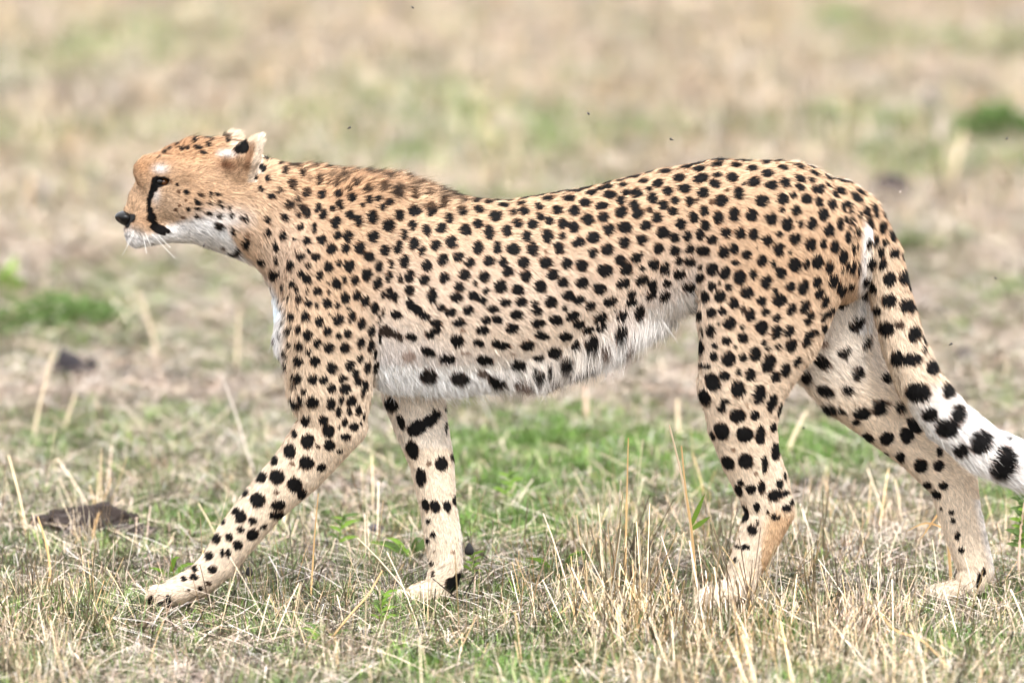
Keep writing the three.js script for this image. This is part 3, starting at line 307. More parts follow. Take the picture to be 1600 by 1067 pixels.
// ------------------------------------------------------------------ fur
const lay = [[195, 318, .55, -.8], [232, 325, .9, -.1], [258, 240, .9, -.4], [250, 268, .8, -.35], [300, 320, 1, .3], [370, 370, .7, .7], [330, 216, 1, -.1], [215, 370, .5, .8], [250, 380, .7, .6], [390, 235, .6, -.8], [455, 330, .7, .6], [375, 400, .6, .8], [600, 290, .8, -.35], [520, 262, .75, -.5], [640, 284, .85, -.4], [600, 330, 1, .2], [520, 420, .6, .8], [520, 550, .6, .8], [432, 550, -.3, 1], [700, 420, .75, .65], [850, 420, .8, .6], [950, 350, .8, .55], [800, 310, 1, .15], [1000, 280, 1, .1], [1150, 260, 1, .25], [640, 590, .2, .9], [750, 600, .4, .9], [900, 560, .35, .9], [1030, 480, .3, .95], [1200, 350, .8, .6], [1200, 480, .75, .65], [1120, 560, .7, .75], [1320, 340, .6, .8], [1330, 420, .2, 1], [1165, 680, .6, .8], [1200, 770, .4, .9], [1180, 860, -.3, .95], [1110, 935, -.9, .3], [1350, 600, .75, .65], [1450, 690, .75, .65], [1510, 820, .25, .95], [510, 640, .3, 1], [450, 760, -.2, .95], [370, 850, -.5, .85], [280, 920, -.9, .3], [650, 650, .35, .95], [690, 800, .2, 1], [650, 938, -.9, .3], [1370, 380, .3, 1], [1400, 500, .3, 1], [1440, 600, .5, .85], [1500, 670, .8, .6], [1600, 730, 1, .2]];
function flow(bx, by) { let dx = 0, dy = 0; for (const [x, y, u, v] of lay) { const q = (x - bx) ** 2 + (y - by) ** 2 + 500, w = 1 / (q * q); dx += u * w; dy += v * w; } const l = Math.hypot(dx, dy) || 1; return [dx / l, dy / l]; }
const maneLine = line([[400, 232], [520, 258], [600, 265], [700, 298], [800, 300], [1000, 266], [1150, 241], [1340, 295]]);
function furLength(bx, by, nx, ny, z, leggy) { // metres, and lift from the skin
  if (bx < 300 && by < 400 && by > 250) return [0.0065 + 0.003 * smooth(240, 300, bx) + 0.006 * smooth(360, 385, by), 0.3];
  if (bx < 415 && by < 300) return [bx > 340 && by < 290 && z > 0 ? 0.0085 : 0.0115 + 0.005 * smooth(245, 222, by), 0.35 + 0.4 * smooth(240, 222, by)];
  if (by > 640 && !(bx > 1350 && z > -.04)) return [by > 880 ? 0.0085 : 0.0105, 0.22];
  let L = 0.0135, lift = 0.24;
  if (bx < 480) { L = 0.017; lift = 0.32; }
  const up = by - maneLine(bx);
  const mane = smooth(55, 5, up) * smooth(410, 580, bx) * smooth(760, 640, bx); L = lerp(L, 0.034, mane); lift = lerp(lift, 1.2, mane);
  if (bx < 450 && by > 300) { const t = smooth(-30, 10, by - throatLine(bx)); L = lerp(L, 0.017, t); }
  if (bx < 462 && by > 460) { L = 0.021; lift = .5; }
  if (bx > 585 && bx < 1085 && by < 680 && !leggy) { const f = smooth(-30, 20, by - bellySkin(bx) + 12), g = smooth(-30, 30, by - bellyLine(bx)); L = lerp(L, 0.017, g); L = lerp(L, lerp(0.026, 0.043, smooth(720, 960, bx)), f); lift = lerp(lift, 0.42, f); }
  if (bx > 1350 && z > -.04) { L = lerp(0.015, 0.026, smooth(1400, 1600, bx)); lift = 0.32; }
  if (bx > 1230 && z < -.01 && by < 640) { L = 0.02; lift = .3; }
  if (bx > 1325 && bx < 1365 && by > 300 && by < 480) L = 0.018;
  return [L, lift];
}
const cheetah = new THREE.Group();
cheetah.name = 'cheetah';
cheetah.userData = { label: 'spotted cheetah walking with lowered head through short dry grass, tail trailing behind', category: 'cheetah' };
const origin = new THREE.Vector3(0.1, 0, 0); cheetah.position.copy(origin);
scene.add(cheetah);
const FUR_COUNT = 500000;
{
  const { P, idx } = net, n = P.length / 3, N = new Float32Array(n * 3), C = new Float32Array(n * 3);
  for (let i = 0; i < n; i++) {
    const x = P[i * 3], y = P[i * 3 + 1], z = P[i * 3 + 2], g = grad(x, y, z, 0.002); N.set(g, i * 3);
    const c = coat(x, y, z, g[1]); const k = 0.8; C[i * 3] = c.r * k; C[i * 3 + 1] = c.g * k; C[i * 3 + 2] = c.b * k;
  }
  // hairs: roots spread over the skin, denser where the photograph looks
  const r = rng(4242), cum = new Float64Array(idx.length / 3); let sum = 0;
  for (let t = 0; t < cum.length; t++) {
    const a = idx[t * 3] * 3, b = idx[t * 3 + 1] * 3, c = idx[t * 3 + 2] * 3;
    const ux = P[b] - P[a], uy = P[b + 1] - P[a + 1], uz = P[b + 2] - P[a + 2], vx = P[c] - P[a], vy = P[c + 1] - P[a + 1], vz = P[c + 2] - P[a + 2];
    const area = 0.5 * Math.hypot(uy * vz - uz * vy, uz * vx - ux * vz, ux * vy - uy * vx), nz = N[a + 2];
    let w = nz > -0.35 ? 1 : 0.3; const hx = P[a], hy = P[a + 1];
    if (hx < -0.47 && hy > 0.65) w *= nz > -.35 ? 2.3 : 1; // short hair on the face
    if (hy < 0.36 && hx < 1) w *= 1.25;
    if (hx > -.25 && hx < .35 && N[a + 1] < -.3 && hy < .6 && hy > .38) w *= 2;
    sum += area * w; cum[t] = sum;
  }
  const V = 5, pos = new Float32Array(FUR_COUNT * V * 3), nor = new Float32Array(FUR_COUNT * V * 3), col = new Float32Array(FUR_COUNT * V * 3), ind = new Uint32Array(FUR_COUNT * 9);
  const nn = new THREE.Vector3(), dir = new THREE.Vector3(), sd = new THREE.Vector3(), p = new THREE.Vector3(), q = new THREE.Vector3(), c1 = new THREE.Color(); let h = 0;
  for (let tries = 0; h < FUR_COUNT && tries < FUR_COUNT * 1.3; tries++) {
    const s = r() * sum; let lo = 0, hi = cum.length - 1; while (lo < hi) { const m = lo + hi >> 1; if (cum[m] < s) lo = m + 1; else hi = m; }
    let u = r(), v = r(); if (u + v > 1) { u = 1 - u; v = 1 - v; } const w = 1 - u - v, a = idx[lo * 3] * 3, b = idx[lo * 3 + 1] * 3, c = idx[lo * 3 + 2] * 3;
    p.set(P[a] * w + P[b] * u + P[c] * v, P[a + 1] * w + P[b + 1] * u + P[c + 1] * v, P[a + 2] * w + P[b + 2] * u + P[c + 2] * v);
    nn.set(N[a] * w + N[b] * u + N[c] * v, N[a + 1] * w + N[b + 1] * u + N[c + 1] * v, N[a + 2] * w + N[b + 2] * u + N[c + 2] * v).normalize();
    const [bx, by] = toPx(p.x, p.y, p.z);
    if (Math.hypot(p.x - EYE.x, p.y - EYE.y) < 0.011 && bx < 300) continue;
    if (bx < 210 && by > 333 && by < 354 && by < 338 + (210 - bx) * 1.6) continue; // nose leather
    let [L, lift] = furLength(bx, by, nn.x, nn.y, p.z, bx < 740 && p.z < 0.01 && by > 585 && D('farFront', p.x, p.y, p.z) < 0.006); L *= 0.65 + r() * 0.7; if (r() < 0.04) L *= 1.35;
    const [fx, fy] = flow(bx, by);
    dir.set(fx + (r() - .5) * .5, -fy + (r() - .5) * .5, (r() - .5) * .35); dir.addScaledVector(nn, -dir.dot(nn)); if (dir.lengthSq() < 1e-6) continue; dir.normalize();
    { const t = (noise3(p.x * 120, p.y * 120, p.z * 120) - .5) * 1.1, s = (noise3(p.x * 120 + 50, p.y * 120, p.z * 120) - .5) * 1.1; dir.x += t; dir.y += s; dir.addScaledVector(nn, -dir.dot(nn)).normalize(); }
    const up = lift * (0.6 + r() * 0.8);
    q.copy(dir).addScaledVector(nn, up * 1.5).normalize(); // leaves the skin steeply, then lies down
    const m = p.clone().addScaledVector(q, L * 0.45), e = m.clone().addScaledVector(dir.clone().addScaledVector(nn, up * 0.35).normalize(), L * 0.55);
    if (L > 0.026 && by > 480 && bx > 590) { const k = 0.2 + .5 * smooth(.03, .045, L); m.y -= L * .2 * k; e.y -= L * .55 * k; e.x -= L * .1 * k; e.z += (r() - .5) * .006; }
    if (e.y < 0.003) e.y = 0.003;
    const wd = (L > 0.026 && by > 480 ? 0.0005 : L > 0.02 ? 0.0007 : 0.0006) * (0.7 + r() * 0.6);
    sd.crossVectors(q, nn).normalize().applyAxisAngle(q, (r() - .5) * 1.7).multiplyScalar(wd);
    coat(p.x + dir.x * L * .42, p.y + dir.y * L * .42, p.z + dir.z * L * .42, nn.y, c1);
    const tone = (bx < 420 && by < 400 ? 0.55 + r() * 0.75 : 0.64 + r() * 0.6) * (0.86 + 0.28 * noise3(p.x * 240, p.y * 240, p.z * 240)), warm = (r() - .5) * 0.05; c1.r *= tone * (1 + warm); c1.g *= tone; c1.b *= tone * (1 - warm);
    if (bx < 420 && by < 400 && r() < .13) c1.multiplyScalar(.5);
    if (L > .02 && by < 330 && bx > 430 && bx < 760) { const k = noise3(p.x * 75, p.y * 60, p.z * 60 + 3); c1.lerp(RUST, .12).multiplyScalar(lerp(1, .32, smooth(.56, .74, k))); }
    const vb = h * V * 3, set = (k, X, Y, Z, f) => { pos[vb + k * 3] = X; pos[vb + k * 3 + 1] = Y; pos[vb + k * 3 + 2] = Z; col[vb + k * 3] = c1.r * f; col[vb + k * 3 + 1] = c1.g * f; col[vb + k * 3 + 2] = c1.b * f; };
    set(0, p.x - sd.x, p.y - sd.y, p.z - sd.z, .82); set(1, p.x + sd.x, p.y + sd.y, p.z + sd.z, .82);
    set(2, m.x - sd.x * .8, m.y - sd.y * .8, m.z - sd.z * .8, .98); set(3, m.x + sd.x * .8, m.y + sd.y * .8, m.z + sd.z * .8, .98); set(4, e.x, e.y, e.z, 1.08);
    for (let k = 0; k < 5; k++) { const t = k > 3 ? 0.5 : 0.25; const dn = L > .022 && by > 480 && nn.y < -.2 ? .8 : 0, X = nn.x + (r() - .5) * .4, Y = nn.y * (1 - dn) + (r() - .5) * .4, Z = nn.z + (r() - .5) * .4 + dn * .5, l = Math.hypot(X, Y, Z); nor[vb + k * 3] = X / l; nor[vb + k * 3 + 1] = Y / l; nor[vb + k * 3 + 2] = Z / l; }
    const i0 = h * V; ind.set([i0, i0 + 1, i0 + 3, i0, i0 + 3, i0 + 2, i0 + 2, i0 + 3, i0 + 4], h * 9); h++;
  }
  const off = (a) => { for (let i = 0; i < a.length; i += 3) { a[i] -= origin.x; } return a; };
  const bg = new THREE.BufferGeometry(); bg.setAttribute('position', new THREE.BufferAttribute(off(P.slice()), 3)); bg.setAttribute('normal', new THREE.BufferAttribute(N, 3)); bg.setAttribute('color', new THREE.BufferAttribute(C, 3)); bg.setIndex(idx);
  const body = new THREE.Mesh(bg, new THREE.MeshStandardMaterial({ vertexColors: true, roughness: 0.95 })); body.name = 'body'; cheetah.add(body);
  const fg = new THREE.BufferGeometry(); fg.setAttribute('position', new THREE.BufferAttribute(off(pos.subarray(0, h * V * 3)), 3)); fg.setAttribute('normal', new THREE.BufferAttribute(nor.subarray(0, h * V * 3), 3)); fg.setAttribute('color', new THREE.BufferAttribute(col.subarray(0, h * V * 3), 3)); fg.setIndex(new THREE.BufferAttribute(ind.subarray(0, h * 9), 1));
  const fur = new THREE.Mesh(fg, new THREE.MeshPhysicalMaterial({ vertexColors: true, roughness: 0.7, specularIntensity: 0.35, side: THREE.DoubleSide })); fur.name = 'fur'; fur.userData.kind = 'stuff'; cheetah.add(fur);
  console.log('skin', n, 'hairs', h, 'spots', placedSpots.length);
}
function partOf(parent, name, geometry, material) { const m = new THREE.Mesh(geometry, material); m.name = name; parent.add(m); return m; }
const furDark = new THREE.MeshStandardMaterial({ color: srgb(22, 20, 21), roughness: 0.85 });
{ // eyes, nose, whiskers, claws, pads
  const wet = new THREE.MeshPhysicalMaterial({ color: srgb(74, 42, 14), roughness: 0.15, clearcoat: .2, clearcoatRoughness: 0.05 }), ink = new THREE.MeshPhysicalMaterial({ color: srgb(6, 5, 5), roughness: 0.12 });
  for (const [e, s] of [[EYE, 1], [EYE2, -1]]) {
    const eye = partOf(cheetah, 'eye', new THREE.SphereGeometry(0.0098, 24, 16), wet); eye.position.set(e.x - origin.x, e.y, e.z - s * 0.004); eye.scale.set(1.1, 0.72, 1);
    const pupil = partOf(eye, 'pupil', new THREE.SphereGeometry(0.0068, 16, 12), ink); pupil.position.set(-0.0046, 0.0012, s * 0.006); pupil.scale.set(1, 1.1, .7);
  }
  const g = new THREE.SphereGeometry(1, 32, 24), q = g.attributes.position, c = at(193, 342);
  for (let i = 0; i < q.count; i++) { // leather: broad on top, drawn to a point below
    let x = q.getX(i), y = q.getY(i), z = q.getZ(i); const t = (1 - y) / 2, k = 1 - 0.55 * t * t; const nost = Math.exp(-(((Math.abs(z) - .62) / .22) ** 2 + ((y - .05) / .3) ** 2)) * (x < 0.2 ? .2 : .05);
    q.setXYZ(i, (x * 0.021 * k + 0.006 * t) * (1 - nost), y * 0.0152 - 0.0015 * (x > 0 ? x : 0), z * 0.024 * k * (1 - nost * .4));
  }
  g.computeVertexNormals();
  const nose = partOf(cheetah, 'nose', g, new THREE.MeshPhysicalMaterial({ color: srgb(7, 6, 7), roughness: 0.36, specularIntensity: .5, clearcoat: 0, clearcoatRoughness: 0.3 })); nose.position.set(c.x - origin.x, c.y, 0); nose.rotation.z = 0.12;
  const white = new THREE.MeshStandardMaterial({ color: srgb(240, 238, 232), roughness: 0.6 }), r = rng(5);
  for (const s of [1, -1]) for (let i = 0; i < 6; i++) {
    const x0 = 208 + (i % 3) * 13 + r() * 4, y0 = 354 + Math.floor(i / 3) * 7 + r() * 3, a = at(x0, y0, s * 0.022), L = 18 + r() * 24, sw = [-.55, .25, .95][i % 3] + (r() - .5) * .3;
    const b = at(x0 + L * 0.5 * sw, y0 + L * 0.5, s * 0.034), e = at(x0 + L * sw * 1.05, y0 + L * (1.0 - .2 * r()), s * 0.04);
    const cv = new THREE.QuadraticBezierCurve3(a, b, e), t = new THREE.TubeGeometry(cv, 8, 0.00036, 4); t.translate(-origin.x, 0, 0); partOf(cheetah, 'whisker', t, white);
  }
  const horn = new THREE.MeshPhysicalMaterial({ color: srgb(40, 34, 32), roughness: 0.35, clearcoat: 0.5 });
  for (const k of ['nearFront', 'farFront', 'nearHind', 'farHind']) for (let i = 0; i < 4; i++) {
    const t = CH[k + 'Toe' + i][1], cv = new THREE.CatmullRomCurve3([new THREE.Vector3(t.x - .010, t.y + .002, t.z), new THREE.Vector3(t.x - .018, t.y - .002, t.z), new THREE.Vector3(t.x - .023, t.y - .0105, t.z)]);
    const g = new THREE.TubeGeometry(cv, 6, 0.0044, 7), p = g.attributes.position; for (let j = 0; j < p.count; j++) { const f = Math.floor(j / 8) / 6, c = cv.getPoint(f), s = 1 - 0.8 * f; p.setXYZ(j, c.x + (p.getX(j) - c.x) * s - origin.x, c.y + (p.getY(j) - c.y) * s, c.z + (p.getZ(j) - c.z) * s); } g.computeVertexNormals();
    partOf(cheetah, 'claw', g, horn);
  }
  for (const [px, py, z, rr] of [[733, 858, -0.034, 1], [389, 893, 0.045, .8]]) { // the pad behind each wrist
    const g = new THREE.SphereGeometry(0.0085 * rr, 14, 10), p = at(px, py, z), q = g.attributes.position; for (let i = 0; i < q.count; i++) { const y = q.getY(i) / .0085; q.setX(i, q.getX(i) * (1 - .45 * y)); q.setY(i, q.getY(i) * 1.4); } g.computeVertexNormals();
    const m = partOf(cheetah, 'carpal_pad', g, furDark); m.position.set(p.x - origin.x, p.y, z);
  }
}
shadows(cheetah);

// ------------------------------------------------------------------ grass
// a tuft of bent blades joined in one small geometry; width and height in metres
function blades(r, n, o) {
  const pos = [], nor = [], col = [], idx = [];
  for (let b = 0; b < n; b++) {
    const ra = Math.sqrt(r()) * o.spread, rt = r() * 6.283, az = r() * 6.283, L = o.len * (0.45 + r() * 0.75), wd = o.width * (0.7 + r() * 0.6), lean = o.lean[0] + r() * (o.lean[1] - o.lean[0]), bend = o.bend * (r() * 1.6 - 0.3), S = o.seg || 3;
    let x = Math.cos(rt) * ra, z = Math.sin(rt) * ra, y = o.y0 ? o.y0 * r() : -0.004, th = lean; const dx = Math.cos(az), dz = Math.sin(az), tw = r() * 3.14, sx = Math.cos(tw), sz = Math.sin(tw), tone = 0.72 + r() * 0.5, warm = (r() - .5) * .16, base = pos.length / 3;
    const kink = o.kink && r() < o.kink ? 1 + (r() * (S - 1) | 0) : -1;
    for (let s = 0; s <= S; s++) {
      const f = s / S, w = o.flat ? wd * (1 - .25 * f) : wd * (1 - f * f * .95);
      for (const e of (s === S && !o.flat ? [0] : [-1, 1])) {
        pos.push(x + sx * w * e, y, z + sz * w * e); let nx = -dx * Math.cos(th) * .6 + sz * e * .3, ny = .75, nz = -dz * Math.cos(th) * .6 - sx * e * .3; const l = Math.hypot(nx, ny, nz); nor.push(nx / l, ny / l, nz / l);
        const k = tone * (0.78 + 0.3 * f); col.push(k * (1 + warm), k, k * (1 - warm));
      }
      const st = L / S; x += dx * Math.sin(th) * st; z += dz * Math.sin(th) * st; y += Math.cos(th) * st; if (o.floor !== undefined && y < o.floor) y = o.floor; th += bend / S; if (s === kink) th += 0.7 + r();
    }
    for (let s = 0; s < S; s++) { const k = base + s * 2; if (s === S - 1 && !o.flat) idx.push(k, k + 1, k + 2); else idx.push(k, k + 1, k + 3, k, k + 3, k + 2); }
  }
  const g = new THREE.BufferGeometry(); g.setAttribute('position', new THREE.Float32BufferAttribute(pos, 3)); g.setAttribute('normal', new THREE.Float32BufferAttribute(nor, 3)); g.setAttribute('color', new THREE.Float32BufferAttribute(col, 3)); g.setIndex(idx); return g;
}
const leafMat = new THREE.MeshPhysicalMaterial({ vertexColors: true, roughness: 0.9, transmission: 0.25, thickness: 0, side: THREE.DoubleSide, specularIntensity: 0.3 });
const strawMat = new THREE.MeshStandardMaterial({ vertexColors: true, roughness: 0.75, side: THREE.DoubleSide });
const M4 = new THREE.Matrix4(), Q = new THREE.Quaternion(), EU = new THREE.Euler(), SC = new THREE.Vector3(), PV = new THREE.Vector3();
// spread copies over the wedge of ground in view and a step beside it; density(x, z) in 0..1 decides
function scatter(name, label, geos, material, n, d0, d1, density, size, colour, seed, bias = 1) {
  const r = rng(seed), list = geos.map(() => []);
  for (let i = 0; i < n; i++) {
    const t = Math.pow(r(), bias), d = lerp(d0, d1, t), z = CAM.z - d, hw = 0.96 * d / 20 + 0.25 + 0.12 * Math.max(0, d - 19), x = (r() * 2 - 1) * hw;
    if (r() > density(x, z)) continue;
    const s = size(x, z, r); EU.set((r() - .5) * .25, r() * 6.283, (r() - .5) * .25); Q.setFromEuler(EU);
    list[r() * geos.length | 0].push([M4.compose(PV.set(x, groundY(x, z) - 0.002, z), Q, SC.set(s, s * (0.8 + r() * 0.45), s)).clone(), colour(x, z, r).clone()]);
  }
  geos.forEach((g, k) => { const im = new THREE.InstancedMesh(g, material, list[k].length); list[k].forEach(([m, c], i) => { im.setMatrixAt(i, m); im.setColorAt(i, c); }); put(im, name, { kind: 'stuff', label }); });
  return list.reduce((a, l) => a + l.length, 0);
}
const R0 = rng(99);
const GREEN = srgb(106, 146, 58), LIME = srgb(148, 182, 78), DULL = srgb(128, 144, 94), STRAW = srgb(230, 209, 176), GOLD = srgb(228, 188, 132), ASH = srgb(218, 204, 191), PINK = srgb(218, 186, 166), BROWN = srgb(150, 116, 86);
const k1 = new THREE.Color();
const greenCol = (x, z, r) => { const g = greenAt(x, z); return k1.copy(DULL).lerp(GREEN, clamp(g * 0.8 + (r() - .5) * .5)).lerp(LIME, r() < .25 ? .6 * r() : 0).multiplyScalar(0.8 + r() * .4); };
const strawCol = (x, z, r) => { const v = r(); k1.copy(STRAW); if (v < .42) k1.lerp(GOLD, r()); else if (v < .58) k1.lerp(ASH, r()); else if (v < .74) k1.lerp(PINK, r()); else if (v < .78) k1.lerp(BROWN, r() * .5); return k1.multiplyScalar(0.86 + r() * .26); };
const litterCol = (x, z, r) => { const v = r(); k1.copy(ASH); if (v < .4) k1.lerp(STRAW, r()); else if (v < .6) k1.lerp(PINK, r()); else if (v < .72) k1.lerp(BROWN, r()); return k1.multiplyScalar(0.76 + r() * .34); };
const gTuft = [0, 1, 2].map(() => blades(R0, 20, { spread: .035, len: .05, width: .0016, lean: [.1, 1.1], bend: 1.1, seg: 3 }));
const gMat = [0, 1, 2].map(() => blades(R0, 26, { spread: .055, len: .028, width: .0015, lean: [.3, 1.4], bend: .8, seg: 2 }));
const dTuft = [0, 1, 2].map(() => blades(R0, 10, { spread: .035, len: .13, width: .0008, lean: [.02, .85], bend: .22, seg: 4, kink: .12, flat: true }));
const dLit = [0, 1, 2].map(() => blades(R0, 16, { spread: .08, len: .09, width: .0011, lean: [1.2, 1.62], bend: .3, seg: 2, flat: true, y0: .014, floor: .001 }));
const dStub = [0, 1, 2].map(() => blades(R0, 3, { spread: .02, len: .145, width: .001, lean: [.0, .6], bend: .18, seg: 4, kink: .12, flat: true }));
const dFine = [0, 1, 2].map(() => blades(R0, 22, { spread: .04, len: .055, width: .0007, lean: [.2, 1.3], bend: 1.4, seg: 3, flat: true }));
const far = (x, z) => smooth(-5.5, -11, z);
const pawClear = (x, z) => 1 - .8 * Math.exp(-(((x + .62) / .16) ** 2 + ((z - .35) / .4) ** 2)) - .6 * Math.exp(-(((x + .18) / .14) ** 2 + ((z - .25) / .35) ** 2));
let total = 0;
// close to the animal
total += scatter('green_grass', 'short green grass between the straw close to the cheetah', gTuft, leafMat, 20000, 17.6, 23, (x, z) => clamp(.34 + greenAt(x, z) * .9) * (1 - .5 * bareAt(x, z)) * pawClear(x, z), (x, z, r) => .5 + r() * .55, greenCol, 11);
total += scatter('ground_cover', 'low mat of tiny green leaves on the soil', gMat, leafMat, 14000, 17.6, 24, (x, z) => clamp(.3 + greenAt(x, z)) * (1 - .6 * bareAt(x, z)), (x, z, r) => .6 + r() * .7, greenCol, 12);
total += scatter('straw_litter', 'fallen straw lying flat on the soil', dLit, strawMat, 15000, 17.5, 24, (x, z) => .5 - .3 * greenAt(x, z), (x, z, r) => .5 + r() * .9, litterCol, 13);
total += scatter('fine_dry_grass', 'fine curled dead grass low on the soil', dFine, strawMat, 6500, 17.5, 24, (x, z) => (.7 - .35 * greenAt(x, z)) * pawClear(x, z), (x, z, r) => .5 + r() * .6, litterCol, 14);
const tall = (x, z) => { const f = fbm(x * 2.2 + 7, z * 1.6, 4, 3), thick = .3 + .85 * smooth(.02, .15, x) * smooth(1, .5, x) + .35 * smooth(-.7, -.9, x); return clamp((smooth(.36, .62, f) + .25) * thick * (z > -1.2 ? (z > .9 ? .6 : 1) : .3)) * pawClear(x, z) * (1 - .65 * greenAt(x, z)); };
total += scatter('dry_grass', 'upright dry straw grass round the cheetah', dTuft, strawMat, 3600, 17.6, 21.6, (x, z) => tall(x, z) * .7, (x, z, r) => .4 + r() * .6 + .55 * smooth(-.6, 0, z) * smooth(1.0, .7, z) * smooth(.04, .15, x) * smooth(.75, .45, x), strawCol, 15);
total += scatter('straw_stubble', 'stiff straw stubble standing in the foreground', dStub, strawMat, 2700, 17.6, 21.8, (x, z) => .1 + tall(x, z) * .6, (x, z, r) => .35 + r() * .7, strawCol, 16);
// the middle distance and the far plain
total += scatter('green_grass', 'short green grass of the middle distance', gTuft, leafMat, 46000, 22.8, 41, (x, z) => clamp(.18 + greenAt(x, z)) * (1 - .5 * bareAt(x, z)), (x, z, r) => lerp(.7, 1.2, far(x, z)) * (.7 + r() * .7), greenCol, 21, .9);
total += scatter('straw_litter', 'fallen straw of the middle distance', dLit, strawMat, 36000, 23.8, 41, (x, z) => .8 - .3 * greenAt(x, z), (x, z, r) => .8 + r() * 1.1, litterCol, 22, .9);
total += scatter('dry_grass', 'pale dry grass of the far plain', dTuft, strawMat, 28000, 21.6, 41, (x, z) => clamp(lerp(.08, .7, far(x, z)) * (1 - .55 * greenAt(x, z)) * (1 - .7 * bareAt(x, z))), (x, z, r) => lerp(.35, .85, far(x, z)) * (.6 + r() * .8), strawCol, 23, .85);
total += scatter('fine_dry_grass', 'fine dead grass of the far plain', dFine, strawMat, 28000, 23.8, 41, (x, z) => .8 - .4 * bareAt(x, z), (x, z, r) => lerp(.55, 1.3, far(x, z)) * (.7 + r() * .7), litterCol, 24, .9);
console.log('tufts', total);

// ------------------------------------------------------------------ single things that stand out in the grass
const stalkMats = [GOLD, STRAW, ASH, PINK].map(c => new THREE.MeshStandardMaterial({ color: c.clone().multiplyScalar(.95), roughness: 0.7 }));
const earMat = new THREE.MeshStandardMaterial({ color: srgb(196, 160, 116), roughness: .85 });
function stalk(label, base, pts, wpx, mat, opt = {}) { // base pixel on the ground; the other points are in the same upright plane
  const o = new THREE.Group(), b = onGround(...base), z = b.z, P = [b, ...pts.map(([x, y]) => at(x, y, z + (opt.lean || 0)))].map(p => p.clone().sub(b)), k = (CAM.z - z) / 20;
  P[0].y = -0.01;
  const cv = new THREE.CatmullRomCurve3(P, false, 'centripetal'), rad = wpx * PX * k * .5, g = new THREE.TubeGeometry(cv, 14, rad, 6), q = g.attributes.position;
  for (let i = 0; i < q.count; i++) { const f = Math.floor(i / 7) / 14, c = cv.getPointAt(f), s = 1.05 - .5 * f + (opt.nodes && Math.abs(f - .55) < .04 ? .35 : 0); q.setXYZ(i, c.x + (q.getX(i) - c.x) * s, c.y + (q.getY(i) - c.y) * s, c.z + (q.getZ(i) - c.z) * s); }
  g.computeVertexNormals(); partOf(o, 'stem', g, stalkMats[mat]);
  for (const [f, dx, dy, L] of opt.leaves || []) { const s = cv.getPointAt(f), e = s.clone().add(new THREE.Vector3(dx * PX * k, -dy * PX * k, .01)), m = s.clone().lerp(e, .5); m.y += L * PX * k; partOf(o, 'blade', leafBlade([s, m, e], opt.green ? rad * 1.3 : rad * .55), opt.green ? weedMat : stalkMats[mat]); }
  o.position.set(b.x, groundY(b.x, b.z), z); put(o, 'straw_stalk', { label, category: 'straw stalk' }); return o;
}
function leafBlade(P, w) { // a bent strip with a rib, from points along its middle
  const cv = new THREE.CatmullRomCurve3(P), S = 8, pos = [], idx = []; const t = new THREE.Vector3(), s = new THREE.Vector3(), up = new THREE.Vector3(0, .3, 1);
  for (let i = 0; i <= S; i++) { const f = i / S, c = cv.getPoint(f); cv.getTangent(f, t); s.crossVectors(t, up).normalize(); const ww = w * (Math.sin(Math.PI * Math.min(1, .18 + f * .82)) * .95 + .05); for (const e of [-1, 0, 1]) pos.push(c.x + s.x * ww * e, c.y + s.y * ww * e, c.z + s.z * ww * e - (e ? 0 : w * .25)); if (i) for (let k = 0; k < 2; k++) { const a = (i - 1) * 3 + k; idx.push(a, a + 1, a + 4, a, a + 4, a + 3); } }
  const g = new THREE.BufferGeometry(); g.setAttribute('position', new THREE.Float32BufferAttribute(pos, 3)); g.setIndex(idx); g.computeVertexNormals(); return g;
}
const weedMat = new THREE.MeshPhysicalMaterial({ color: srgb(116, 148, 58), roughness: .8, transmission: .3, thickness: 0, side: THREE.DoubleSide, specularIntensity: .3 });
const weedDark = new THREE.MeshPhysicalMaterial({ color: srgb(88, 110, 60), roughness: .8, transmission: .25, thickness: 0, side: THREE.DoubleSide, specularIntensity: .3 });
stalk('tall golden straw stalk standing across the hind leg farther from us, before the tail', [1489, 925], [[1482, 830], [1476, 740], [1478, 655]], 6, 0, { nodes: 1, leaves: [[.55, -42, 60, 0], [.78, 30, 2, 14], [.4, -66, 2, 12]] });
stalk('tall straight straw stalk between belly and hind paw, thin and pale', [977, 920], [[978, 850], [980, 760], [982, 680]], 4, 0, { nodes: 1 });
stalk('thick two-stemmed straw stalk leaning toward the hind leg, with a green blade', [1086, 925], [[1080, 820], [1066, 740], [1046, 658]], 6, 1, { nodes: 1, green: 1, leaves: [[.42, 22, -52, 0], [.4, 30, -22, 0]] });
stalk('second stem of the leaning straw beside the green blade', [1090, 928], [[1082, 830], [1072, 760], [1065, 690]], 5, 0, { nodes: 1 });
stalk('slim straw stalk standing before the wrist of the leading forepaw', [352, 945], [[360, 890], [369, 840], [371, 798]], 3.6, 1);
stalk('pale straw stalk standing between the two forelegs', [484, 935], [[488, 880], [492, 820], [497, 764]], 3.6, 0);
stalk('long bent straw stalk crossing before the planted forepaw', [668, 952], [[622, 905], [590, 868], [558, 836]], 3.4, 1, { lean: .02 });
stalk('low slanting straw stalk reaching up toward the planted forepaw', [500, 1000], [[548, 948], [575, 918], [597, 880]], 4, 0, { lean: .02 });
stalk('long straw stalk slanting down across the foreground under the tail', [1500, 1055], [[1440, 1000], [1400, 985], [1372, 955]], 3.6, 0, { lean: .02 });
stalk('blurred golden straw stalk leaning on the bare soil under the muzzle', [247, 560], [[238, 520], [225, 478], [213, 446]], 5, 1);
stalk('blurred whitish straw stalk beside the dark dung', [48, 690], [[60, 640], [72, 590], [82, 552]], 5, 1);
